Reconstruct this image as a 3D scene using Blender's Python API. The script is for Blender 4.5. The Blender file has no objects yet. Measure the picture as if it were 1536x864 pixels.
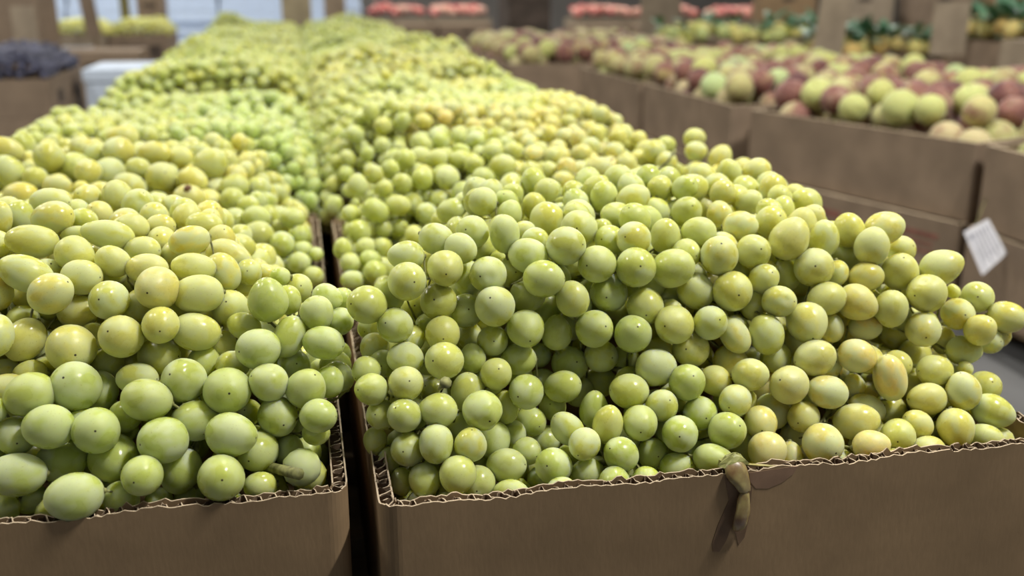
import bpy, bmesh, math, random
import numpy as np
from mathutils import Vector, Matrix, Quaternion
R = random.Random(7)
sc = bpy.context.scene
COL = sc.collection
D = bpy.data
RIM = 0.365                      # height of the box rims above the floor

# ------------------------------------------------------------------ camera
cam = D.objects.new('camera', D.cameras.new('camera'))
COL.objects.link(cam)
cam.location = (0, 0, RIM + 0.28)
cam.rotation_euler = (math.radians(90 - 16.769), 0, math.radians(-11.825))
cam.data.sensor_width = 36.0
cam.data.lens = 36.0 * 1500 / 1536
cam.data.clip_start = 0.02
cam.data.clip_end = 60
cam.data.dof.use_dof = True
cam.data.dof.focus_distance = 0.61
cam.data.dof.aperture_fstop = 5.4
sc.camera = cam

# ------------------------------------------------------------------ light
sc.view_settings.view_transform = 'Standard'
sc.view_settings.look = 'None'
sc.view_settings.gamma = 1.0
sc.view_settings.use_curve_mapping = False
sc.view_settings.exposure = 0.0
world = D.worlds.new('world'); sc.world = world
world.use_nodes = True
world.node_tree.nodes['Background'].inputs['Color'].default_value = (0.88, 0.93, 1.0, 1)
world.node_tree.nodes['Background'].inputs['Strength'].default_value = 0.19
LAMPS = [  # x, y, power : rows of LED tubes under the ceiling
    (1.50, 0.02, 100), (-1.3, 1.1, 14), (-1.3, 3.6, 20), (-1.3, 7.2, 50), (-1.3, 10.8, 60),
    (0.7, 1.8, 42), (1.1, 5.6, 18), (1.1, 9.2, 50),
    (3.0, -1.3, 13), (3.6, 2.2, 22), (3.6, 5.8, 60), (3.6, 9.2, 60), (-2.6, 2.0, 50), (-3.8, 5.8, 70), (-3.8, 9.2, 70)]
LAMP_Z = 2.95
LAMP_COL = (1.0, 0.97, 0.90)
CEIL = 3.25
sc.cycles.max_bounces = 6
sc.cycles.diffuse_bounces = 3
sc.cycles.glossy_bounces = 2
sc.cycles.transmission_bounces = 3
sc.cycles.transparent_max_bounces = 4
sc.cycles.caustics_reflective = False
sc.cycles.caustics_refractive = False

# ------------------------------------------------------------------ helpers
def tag(o, label=None, cat=None, group=None, kind=None):
    if label: o['label'] = label
    if cat: o['category'] = cat
    if group: o['group'] = group
    if kind: o['kind'] = kind
    return o

def thing(name, loc, label, cat, group=None, rz=0.0):
    o = D.objects.new(name, None)
    o.empty_display_size = 0.02
    COL.objects.link(o)
    o.location = loc
    o.rotation_euler = (0, 0, rz)
    return tag(o, label, cat, group)

def me_from(name, vs, fs, mat=None, smooth=False):
    me = D.meshes.new(name)
    me.from_pydata([tuple(v) for v in vs], [], fs)
    if smooth:
        me.polygons.foreach_set('use_smooth', [True] * len(me.polygons))
    if mat:
        for m in (mat if isinstance(mat, (list, tuple)) else [mat]): me.materials.append(m)
    me.update()
    return me

def put(name, me, parent=None, loc=(0, 0, 0), rot=None, scale=None):
    o = D.objects.new(name, me)
    COL.objects.link(o)
    if parent: o.parent = parent
    o.location = loc
    if rot is not None:
        o.rotation_mode = 'QUATERNION'; o.rotation_quaternion = rot
    if scale is not None: o.scale = scale
    return o

class MB:
    """collects shapes for ONE mesh"""
    def __init__(s): s.v = []; s.f = []; s.m = []
    def add(s, vs, fs, mi=0):
        b = len(s.v); s.v += [tuple(v) for v in vs]
        s.f += [tuple(i + b for i in f) for f in fs]; s.m += [mi] * len(fs)
    def box(s, a, b, mi=0, M=None):
        (x0, y0, z0), (x1, y1, z1) = a, b
        vs = [Vector(p) for p in ((x0, y0, z0), (x1, y0, z0), (x1, y1, z0), (x0, y1, z0), (x0, y0, z1), (x1, y0, z1), (x1, y1, z1), (x0, y1, z1))]
        if M: vs = [M @ v for v in vs]
        s.add(vs, [(0, 3, 2, 1), (4, 5, 6, 7), (0, 1, 5, 4), (1, 2, 6, 5), (2, 3, 7, 6), (3, 0, 4, 7)], mi)
    def tube(s, pts, rad, n=5, mi=0):
        pts = [Vector(p) for p in pts]
        if not isinstance(rad, (list, tuple)): rad = [rad] * len(pts)
        vs = []; fs = []
        for i, p in enumerate(pts):
            t = (pts[min(i + 1, len(pts) - 1)] - pts[max(i - 1, 0)])
            if t.length < 1e-9: t = Vector((0, 0, 1))
            t.normalize()
            a = t.orthogonal().normalized(); b = t.cross(a)
            for k in range(n):
                w = 2 * math.pi * k / n
                vs.append(p + (a * math.cos(w) + b * math.sin(w)) * rad[i])
        for i in range(len(pts) - 1):
            for k in range(n):
                k2 = (k + 1) % n
                fs.append((i * n + k, i * n + k2, (i + 1) * n + k2, (i + 1) * n + k))
        fs.append(tuple(range(n - 1, -1, -1))); fs.append(tuple((len(pts) - 1) * n + k for k in range(n)))
        s.add(vs, fs, mi)
    def mesh(s, name, mats, smooth=False):
        me = me_from(name, s.v, s.f, mats, smooth)
        if any(s.m): me.polygons.foreach_set('material_index', s.m)
        return me
    def build(s, name, mats, parent=None, loc=(0, 0, 0), smooth=False):
        return put(name, s.mesh(name, mats, smooth), parent, loc)

def joined(name, base, xf, mat, parent=None, loc=(0, 0, 0)):
    """one mesh made of many transformed copies of a base mesh (numpy)"""
    n = len(base.vertices); nf = len(base.polygons)
    co = np.empty(n * 3); base.vertices.foreach_get('co', co); co = co.reshape(-1, 3)
    tri = np.array([tuple(p.vertices) for p in base.polygons if len(p.vertices) == 3], dtype=np.int32)
    K = len(xf)
    V = np.empty((K, n, 3)); 
    for i, m in enumerate(xf):
        a = np.array(m)
        V[i] = co @ a[:3, :3].T + a[:3, 3]
    F = (tri[None] + (np.arange(K) * n)[:, None, None]).reshape(-1, 3)
    me = D.meshes.new(name)
    me.vertices.add(K * n); me.vertices.foreach_set('co', V.reshape(-1))
    me.loops.add(F.size); me.loops.foreach_set('vertex_index', F.reshape(-1).astype(np.int32))
    me.polygons.add(len(F)); me.polygons.foreach_set('loop_start', np.arange(0, F.size, 3, dtype=np.int32))
    me.polygons.foreach_set('use_smooth', np.ones(len(F), dtype=bool))
    me.update(calc_edges=True)
    me.materials.append(mat)
    return put(name, me, parent, loc)

# ------------------------------------------------------------------ materials
def mat(name):
    m = D.materials.new(name); m.use_nodes = True
    nt = m.node_tree; return m, nt, nt.nodes['Principled BSDF']
def N(nt, t, **kw):
    n = nt.nodes.new(t)
    for k, v in kw.items(): setattr(n, k, v)
    return n
def L(nt, a, b): nt.links.new(a, b)
def mixc(nt, fac, a, b, mode='MIX'):
    n = N(nt, 'ShaderNodeMix', data_type='RGBA', blend_type=mode)
    for s, v in ((n.inputs['Factor'], fac), (n.inputs[6], a), (n.inputs[7], b)):
        if hasattr(v, 'node'): L(nt, v, s)
        elif isinstance(v, (int, float)): s.default_value = v
        else: s.default_value = (*v, 1) if len(v) == 3 else v
    return n.outputs[2]
def ramp(nt, fac, a, b, va=0.0, vb=1.0):
    n = N(nt, 'ShaderNodeMapRange'); L(nt, fac, n.inputs[0])
    n.inputs[1].default_value = a; n.inputs[2].default_value = b
    n.inputs[3].default_value = va; n.inputs[4].default_value = vb
    return n.outputs[0]
def noise(nt, vec, scale, detail=2.0):
    n = N(nt, 'ShaderNodeTexNoise'); n.inputs['Scale'].default_value = scale; n.inputs['Detail'].default_value = detail
    if vec is not None: L(nt, vec, n.inputs['Vector'])
    return n
def math_(nt, op, a, b=None):
    n = N(nt, 'ShaderNodeMath', operation=op)
    for i, v in enumerate((a, b)):
        if v is None: continue
        if hasattr(v, 'node'): L(nt, v, n.inputs[i])
        else: n.inputs[i].default_value = v
    return n.outputs[0]

def simple(name, col, rough=0.7, var=0.12, scale=8.0, spec=0.3, bump=0.0):
    m, nt, p = mat(name)
    tc = N(nt, 'ShaderNodeTexCoord')
    nz = noise(nt, tc.outputs['Object'], scale, 4)
    dark = tuple(c * (1 - var * 2) for c in col); lite = tuple(min(1, c * (1 + var)) for c in col)
    L(nt, mixc(nt, ramp(nt, nz.outputs[0], 0.3, 0.7), dark, lite), p.inputs['Base Color'])
    p.inputs['Roughness'].default_value = rough
    p.inputs['Specular IOR Level'].default_value = spec
    if bump:
        b = N(nt, 'ShaderNodeBump'); b.inputs['Strength'].default_value = bump; b.inputs['Distance'].default_value = 0.002
        L(nt, nz.outputs[0], b.inputs['Height']); L(nt, b.outputs[0], p.inputs['Normal'])
    return m

def grape_mat(name, island):
    m, nt, p = mat(name)
    oi = N(nt, 'ShaderNodeObjectInfo')
    tc = N(nt, 'ShaderNodeTexCoord')
    if island:
        g = N(nt, 'ShaderNodeNewGeometry'); rnd = g.outputs['Random Per Island']
    else: rnd = oi.outputs['Random']
    off = N(nt, 'ShaderNodeVectorMath', operation='ADD')
    cx = N(nt, 'ShaderNodeCombineXYZ'); L(nt, math_(nt, 'MULTIPLY', rnd, 37.0), cx.inputs[0]); L(nt, math_(nt, 'MULTIPLY', rnd, 91.0), cx.inputs[1])
    L(nt, tc.outputs['Object'], off.inputs[0]); L(nt, cx.outputs[0], off.inputs[1])
    vec = off.outputs[0]
    k = 45.0 if island else 1.0
    n1 = noise(nt, vec, 0.9 * k, 2.0)       # waxy bloom in soft patches
    n2 = noise(nt, vec, 7.0 * k, 3.0)       # fine mottling
    n3 = noise(nt, vec, 16.0 * k, 1.0)      # specks
    base = oi.outputs['Color']
    r2 = math_(nt, 'FRACT', math_(nt, 'MULTIPLY', rnd, 13.7))
    c = mixc(nt, ramp(nt, rnd, 0.0, 1.0, 0.0, 0.55), base, (0.45, 0.55, 0.14))      # greener
    c = mixc(nt, ramp(nt, r2, 0.70, 1.0, 0.0, 0.55), c, (0.68, 0.62, 0.14))          # riper, yellow
    c = mixc(nt, ramp(nt, n2.outputs[0], 0.35, 0.75, 0.0, 0.22), c, (0.44, 0.45, 0.10))
    bl = ramp(nt, n1.outputs[0], 0.40, 0.56, 0.0, 1.0)
    r3 = math_(nt, 'FRACT', math_(nt, 'MULTIPLY', rnd, 29.3))
    blf = math_(nt, 'MULTIPLY', bl, ramp(nt, r3, 0.0, 1.0, 0.30, 0.85))
    c = mixc(nt, blf, c, (0.57, 0.63, 0.38))
    if not island:
        c = mixc(nt, ramp(nt, n3.outputs[0], 0.70, 0.74, 0.0, 0.35), c, (0.22, 0.17, 0.05))
        sx = N(nt, 'ShaderNodeSeparateXYZ'); L(nt, tc.outputs['Object'], sx.inputs[0])
        rr = math_(nt, 'SQRT', math_(nt, 'ADD', math_(nt, 'POWER', sx.outputs[0], 2.0), math_(nt, 'POWER', sx.outputs[1], 2.0)))
        tip = math_(nt, 'MULTIPLY', ramp(nt, rr, 0.035, 0.060, 1.0, 0.0), math_(nt, 'GREATER_THAN', sx.outputs[2], 0.0))
        c = mixc(nt, tip, c, (0.05, 0.04, 0.015))
        stem = math_(nt, 'MULTIPLY', ramp(nt, rr, 0.10, 0.22, 0.8, 0.0), math_(nt, 'LESS_THAN', sx.outputs[2], 0.0))
        c = mixc(nt, stem, c, (0.40, 0.42, 0.14))
    L(nt, c, p.inputs['Base Color'])
    L(nt, ramp(nt, blf, 0.0, 0.6, 0.22, 0.60), p.inputs['Roughness'])
    p.inputs['Subsurface Weight'].default_value = SSS_W
    p.inputs['Subsurface Radius'].default_value = (1.0, 0.92, 0.20)
    p.inputs['Subsurface Scale'].default_value = SSS_S
    p.inputs['IOR'].default_value = 1.42
    p.inputs['Specular IOR Level'].default_value = 0.5
    return m
SSS_W = 0.92; SSS_S = 0.0145
M_GRAPE = grape_mat('grape_skin', False)
M_GRAPES = grape_mat('grape_skin_heap', True)

def kraft(name, col, flute=0.0, stain=0.25):
    m, nt, p = mat(name)
    tc = N(nt, 'ShaderNodeTexCoord')
    mp = N(nt, 'ShaderNodeMapping'); L(nt, tc.outputs['Object'], mp.inputs[0]); mp.inputs['Scale'].default_value = (1, 1, 0.25)
    fib = noise(nt, mp.outputs[0], 420, 3)
    blot = noise(nt, tc.outputs['Object'], 14, 4)
    c = mixc(nt, ramp(nt, blot.outputs[0], 0.35, 0.7), tuple(v * (1 - stain) for v in col), tuple(v * 1.06 for v in col))
    c = mixc(nt, ramp(nt, fib.outputs[0], 0.3, 0.7, 0.0, 0.35), c, tuple(v * 0.72 for v in col))
    L(nt, c, p.inputs['Base Color'])
    p.inputs['Roughness'].default_value = 0.78
    p.inputs['Specular IOR Level'].default_value = 0.22
    b = N(nt, 'ShaderNodeBump'); b.inputs['Strength'].default_value = 0.19; b.inputs['Distance'].default_value = 0.0006
    L(nt, fib.outputs[0], b.inputs['Height']); L(nt, b.outputs[0], p.inputs['Normal'])
    return m
M_KRAFT = kraft('kraft_cardboard', (0.34, 0.23, 0.128))
M_KRAFT2 = kraft('greyer_cardboard', (0.33, 0.245, 0.175))
M_KRAFT3 = kraft('pale_cardboard', (0.42, 0.34, 0.25))
M_TORN = kraft('torn_cardboard_edge', (0.64, 0.51, 0.36), stain=0.35)
M_FLUTE_SHADE = kraft('shaded_fluting_paper', (0.20, 0.135, 0.085))  # ribbon walls coloured darker to paint in the shade inside the cells
M_STEM = simple('grape_stem', (0.27, 0.27, 0.10), 0.65, 0.35, 160)
M_SCAR = simple('brown_scar', (0.16, 0.08, 0.04), 0.8, 0.3, 300)
M_FOAM = simple('white_foam', (0.66, 0.76, 0.92), 0.6, 0.04, 30)
M_WHITE = simple('white_paper', (0.80, 0.80, 0.86), 0.6, 0.04, 40)
M_INK = simple('grey_print', (0.42, 0.43, 0.50), 0.7, 0.1, 40)
M_RED = simple('faded_red_print', (0.30, 0.13, 0.10), 0.75, 0.2, 60)
M_LEAF = simple('dark_leaf', (0.13, 0.29, 0.17), 0.4, 0.35, 40, 0.5)
M_CONC = simple('concrete', (0.12, 0.12, 0.122), 0.8, 0.16, 5.0, 0.3, 0.1)
M_WALL = simple('grey_plaster', (0.36, 0.34, 0.32), 0.85, 0.08, 2.0)
M_CEIL = simple('ceiling_paint', (0.42, 0.42, 0.42), 0.9, 0.05, 2.0)
M_WOOD = simple('rough_pallet_wood', (0.30, 0.22, 0.14), 0.8, 0.25, 12)
M_DARK = simple('dark_brown_board', (0.10, 0.075, 0.06), 0.8, 0.2, 10)
M_METAL = simple('lamp_housing', (0.7, 0.7, 0.7), 0.4, 0.03, 10)
def _w(*q): return [(x, y, RIM + z) for x, y, z in q]
EXTRA = {   # bare stems one can see
    ('L1', 6): [(_w((-0.055, 0.600, -0.012), (-0.0288, 0.5611, 0.0035), (-0.0135, 0.5360, 0.0105)), [0.0035, 0.0032, 0.0036])],
    ('R1', 0): [(_w((0.0690, 0.535, 0.0570), (0.0703, 0.528, 0.0620), (0.0712, 0.5230, 0.0655)), [0.0012, 0.0020, 0.0036])],
    ('L1', 7): [(_w((-0.2104, 0.7472, 0.0686), (-0.1871, 0.7187, 0.0611), (-0.165, 0.70, 0.05)), [0.0022, 0.0018, 0.0012]), (_w((-0.2076, 0.723, 0.0611), (-0.195, 0.73, 0.066), (-0.18, 0.735, 0.07)), [0.0016, 0.0014, 0.001])],
    ('L2', 0): [(_w((-0.2703, 1.2051, 0.068), (-0.2404, 1.1765, 0.064), (-0.2006, 1.1462, 0.062)), [0.003, 0.0032, 0.0016])],
    ('R2', 3): [(_w((0.3412, 0.9402, 0.100), (0.362, 0.955, 0.111), (0.3742, 0.9697, 0.118)), [0.0014, 0.0016, 0.0022])]}
SCAR_DIR = Vector((-0.1090, 0.9752, -0.1924))

# ---- the grapes one can pick out in the four nearest boxes: x y z (0.1 mm from the rim), half axes, long axis, bunch
R1='''608 6235 1139 120 99 -99 -3 7 1;594 6055 1021 133 122 24 -94 22 1;490 6207 903 112 99 -47 11 87 1;828 6380 1203 123 106 82 -50 -25 1;964 6231 1170 113 100 74 -53 -39 1;1087 6489 1214 124 114 -50 -78 34 2;1178 6617 1084 112 103 -74 -65 8 2;1280 6352 1223 129 102 -7 6 99 2;1500 6394 1160 95 87 77 -58 22 2;1492 6689 1156 80 70 89 -42 7 2;841 6090 1080 126 116 -10 -99 -1 1;1124 6127 1014 132 121 -53 -82 17 2;1021 6303 943 124 97 -10 -50 -85 2;1415 6224 1098 136 119 82 -50 -25 2;1322 6360 955 117 107 11 -95 25 2;1653 6164 1168 138 127 63 -73 22 2;1470 6014 998 137 122 89 -42 7 2;1135 5958 853 140 128 -34 -69 63 2;985 6180 761 125 115 0 -92 37 1;794 6124 855 130 119 -30 -87 37 1;661 6388 744 121 111 -2 -92 35 1;1284 6514 1010 78 69 -99 -3 7 2;1398 6183 844 127 116 -84 -49 -16 2;1660 6002 855 122 109 -15 8 97 4;331 6012 897 133 122 -76 -57 27 1;358 6301 644 85 78 -44 -89 1 1;497 5967 765 122 112 -53 -73 41 1;379 6172 553 103 94 -53 -80 -24 1;604 6060 636 95 87 -56 -80 14 1;801 5982 685 124 114 -10 -98 4 1;732 6249 663 83 76 -78 -60 15 1;550 5898 563 119 105 -96 2 23 0;785 5797 569 130 119 -64 -69 30 0;416 6017 493 97 89 -18 -95 22 0;303 5897 503 97 89 -74 -62 -24 0;317 5723 447 108 99 -73 -61 27 0;533 5716 470 117 107 10 -86 47 0;750 6018 280 103 95 -69 -43 57 0;923 5785 347 135 105 9 3 99 0;989 5961 510 99 86 -15 8 97 0;1108 5785 458 111 102 1 -78 61 0;1134 6032 593 111 102 -10 -94 29 2;1336 5941 687 132 121 -1 -95 -27 2;1301 5999 462 118 105 -99 -3 7 4;1011 6216 570 91 84 -20 -72 -65 1;1288 5722 346 121 111 -60 -78 10 4;1172 5806 215 111 86 1 5 99 0;982 5569 311 135 123 17 -96 -15 0;713 5616 320 120 106 -98 -1 15 0;503 5598 312 112 103 -49 -50 70 0;376 5745 264 102 94 -42 -81 39 0;1356 5881 67 109 100 32 -94 5 0;519 5587 89 116 106 -34 -88 31 0;678 5472 163 120 104 -10 -50 -85 0;886 5453 147 108 99 6 -15 98 0;1075 5689 45 123 101 -27 -46 -84 0;1221 5792 26 99 82 -10 -50 -85 0;1274 5611 -11 96 88 42 -90 1 0;1118 5503 -40 128 107 89 -40 15 0;789 5341 13 120 110 -27 -70 -65 0;603 5464 -65 105 96 10 -78 -60 0;926 5435 -103 114 105 -24 -96 -2 0;1112 5333 -147 115 89 89 -42 7 0;476 5641 -156 91 79 -10 -50 -85 0;727 5355 -192 96 80 89 -42 7 0;338 5830 47 93 76 -10 -50 -85 0;415 5748 -60 92 76 -10 -50 -85 0;822 5723 -53 91 84 27 -94 14 0;579 5546 -269 94 86 -9 -90 40 0;1526 5586 132 122 97 -67 11 72 5;1584 5402 102 109 99 -56 -78 -23 5;1388 5392 -17 125 114 -51 -74 42 5;1396 5221 -92 92 80 -99 -3 7 5;1618 5415 -108 112 100 -99 -3 7 5;1736 5242 -91 105 96 -12 -98 -11 5;1941 5243 -104 97 89 0 -97 -22 5;1811 5369 32 118 108 -73 -36 57 5;1755 5775 162 126 96 9 3 99 5;1771 5518 172 126 98 17 1 97 5;1979 5509 161 123 112 -28 -95 -6 5;1967 5703 300 133 114 -98 -1 15 5;2150 5585 236 112 102 17 -75 62 5;2083 5537 -72 111 102 -1 -95 26 5;2217 5425 103 126 115 -37 -87 28 5;2194 5383 -115 114 101 89 -42 7 5;2412 5575 161 120 110 -8 -98 14 5;2396 5299 -30 129 96 88 -44 -1 5;2337 5643 358 128 117 0 -76 63 5;2525 5402 107 129 118 29 -75 57 5;1578 6087 597 120 102 1 5 99 4;1804 5953 655 134 123 25 -87 39 4;1734 6272 576 105 82 1 5 99 4;2045 5889 627 134 123 -6 -78 60 4;1685 6130 350 134 123 12 -88 43 4;1876 6050 422 121 111 38 -89 19 4;2087 6172 337 109 100 20 -74 63 4;2174 5790 416 137 125 85 -42 29 4;2463 5920 477 135 124 -56 -76 29 10;2318 5874 673 140 128 -72 -66 19 10;2571 5866 671 123 112 14 -87 45 10;2175 6043 758 136 125 -27 -94 -16 3;2585 5754 298 115 102 64 -55 -52 10;1922 6199 171 120 106 89 -42 7 4;1499 6144 218 113 103 -66 -65 35 4;1532 5991 109 101 93 -36 -75 53 4;1494 6245 385 94 86 -43 -87 19 4;1746 6113 147 108 99 -66 -59 -45 4;2499 5672 -81 91 83 33 -78 52 5;1943 5574 -208 89 81 -22 -95 17 5;1562 5672 -112 93 85 -65 -73 16 5;1464 5873 -74 110 100 -67 -73 0 5;1830 6492 1200 139 128 -35 -89 24 3;2206 6833 1202 117 97 -99 -3 7 3;2265 6585 1225 125 114 -49 -37 78 3;2140 6234 1176 126 116 -69 -65 29 3;2023 6399 1132 114 104 -70 -66 24 3;2422 6382 1145 125 106 1 5 99 3;1852 6102 1051 136 125 -72 -67 14 3;2106 6061 1025 144 132 -11 -93 31 3;2374 6079 1000 147 129 86 -32 38 3;2529 6240 1051 108 99 25 -95 7 3;2660 6366 1165 121 107 89 -42 7 3;2713 6114 1060 141 129 -20 -61 75 10;2770 5990 839 146 134 -13 -98 11 10;2557 6120 818 135 124 -79 -6 59 10;1947 6138 832 139 127 -39 -91 9 3;2432 6288 727 105 97 52 -81 22 3;2053 6673 1152 76 67 -99 -3 7 3;2995 6418 1180 127 108 89 -42 7 10;2997 6183 1055 130 119 -5 -92 36 10;3247 6457 1193 124 113 12 -83 52 6;3281 6226 1120 158 135 47 -9 87 6;3566 6270 1095 137 104 1 5 99 6;3416 6104 938 148 136 -41 -84 31 6;3801 6354 1126 129 113 -15 8 97 6;4044 6295 1138 148 120 86 -32 38 6;3870 6147 1056 140 122 17 1 97 6;3805 6077 855 124 105 89 -37 23 6;4079 6096 873 140 128 -18 -46 86 7;4246 6384 942 119 109 40 -77 48 6;3623 6149 875 94 80 -10 -50 -85 6;3820 6395 922 117 102 89 -42 7 6;3026 6062 892 112 102 14 -77 61 10;3287 6261 844 118 99 6 -53 -84 6;3078 5916 771 118 108 47 -84 22 10;2973 6074 701 110 92 1 5 99 10;3449 5956 754 142 114 -97 -11 -17 6;3683 5954 711 143 124 74 -53 -39 6;3909 5892 672 129 115 1 5 99 7;3270 5864 619 150 137 -16 -89 -40 6;2974 5857 561 141 116 6 -53 -84 10;2752 5876 566 129 98 37 -56 -73 10;3510 5965 534 102 88 1 5 99 8;3735 6138 440 105 86 1 5 99 8;3779 5977 516 117 93 89 -42 7 8;4120 6134 383 116 102 -99 -3 7 7;3565 5697 422 130 112 85 -49 -17 8;3756 5587 295 161 112 -24 9 96 8;3252 5697 432 149 120 -98 -8 -9 8;3586 5909 233 101 92 -13 -73 65 8;3284 5552 245 140 110 -96 2 23 8;3528 6046 139 119 95 -99 -3 7 8;3019 5585 306 139 127 -72 -48 49 8;2778 5651 370 122 107 89 -40 15 10;2632 5543 244 115 105 -68 -71 -6 10;2751 5916 356 127 116 -39 -79 -46 10;3074 5891 374 113 104 -34 -76 -53 10;3602 5765 170 96 82 1 5 99 8;3832 5901 14 123 109 89 -42 7 8;3277 6082 397 106 98 53 -77 32 10;2787 5476 105 116 107 -35 -92 -5 8;2985 5705 62 133 122 -35 -90 -21 8;2759 5302 -12 130 119 -34 -81 -45 8;3124 5546 85 115 106 -69 -71 -2 8;3157 5325 -12 141 129 10 -98 -1 8;3469 5470 54 154 119 89 -37 23 8;3634 5627 57 127 104 82 -50 -25 8;3456 5256 -18 120 98 89 -37 23 8;3693 5333 -11 122 112 -54 -82 9 9;3617 5214 -118 83 76 -23 -94 22 9;2980 5405 -117 95 78 -10 -50 -85 8;3131 5649 -107 109 100 -56 -80 -13 8;3432 5527 -252 92 84 -16 -90 -39 8;3546 5793 -6 106 92 89 -42 7 8;4116 5805 531 129 118 -41 -90 -10 7;4425 6006 364 106 86 -10 -50 -85 7;4468 5819 347 122 103 89 -42 7 7;4512 5735 531 116 106 10 -64 75 7;4669 5829 399 97 89 22 -92 29 7;4806 5913 400 90 83 11 -91 39 7;4464 5929 583 125 114 -22 -93 26 7;4781 5829 570 131 113 87 -47 -9 7;4646 5988 678 123 113 -56 -76 29 7;4360 6035 903 155 125 83 -29 46 7;4174 5900 764 145 133 -92 -36 4 7;4491 6049 714 57 48 -47 11 87 7;4131 5648 290 125 109 -99 -3 7 9;3999 5513 151 139 107 -99 -3 7 9;4247 5482 200 134 116 -24 9 96 9;4435 5400 68 143 112 82 -50 -25 9;4114 5330 3 137 119 6 -53 -84 9;4313 5282 -62 115 93 82 -50 -25 9;3875 5404 26 110 93 -83 8 53 9;3867 5249 -93 117 96 -99 -3 7 9;4177 5956 299 119 104 -99 -3 7 7;3849 5692 10 119 109 -68 -50 51 9;4412 5706 259 58 53 -8 -70 70 9;4179 5610 -140 87 80 -54 -73 39 9'''
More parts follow.
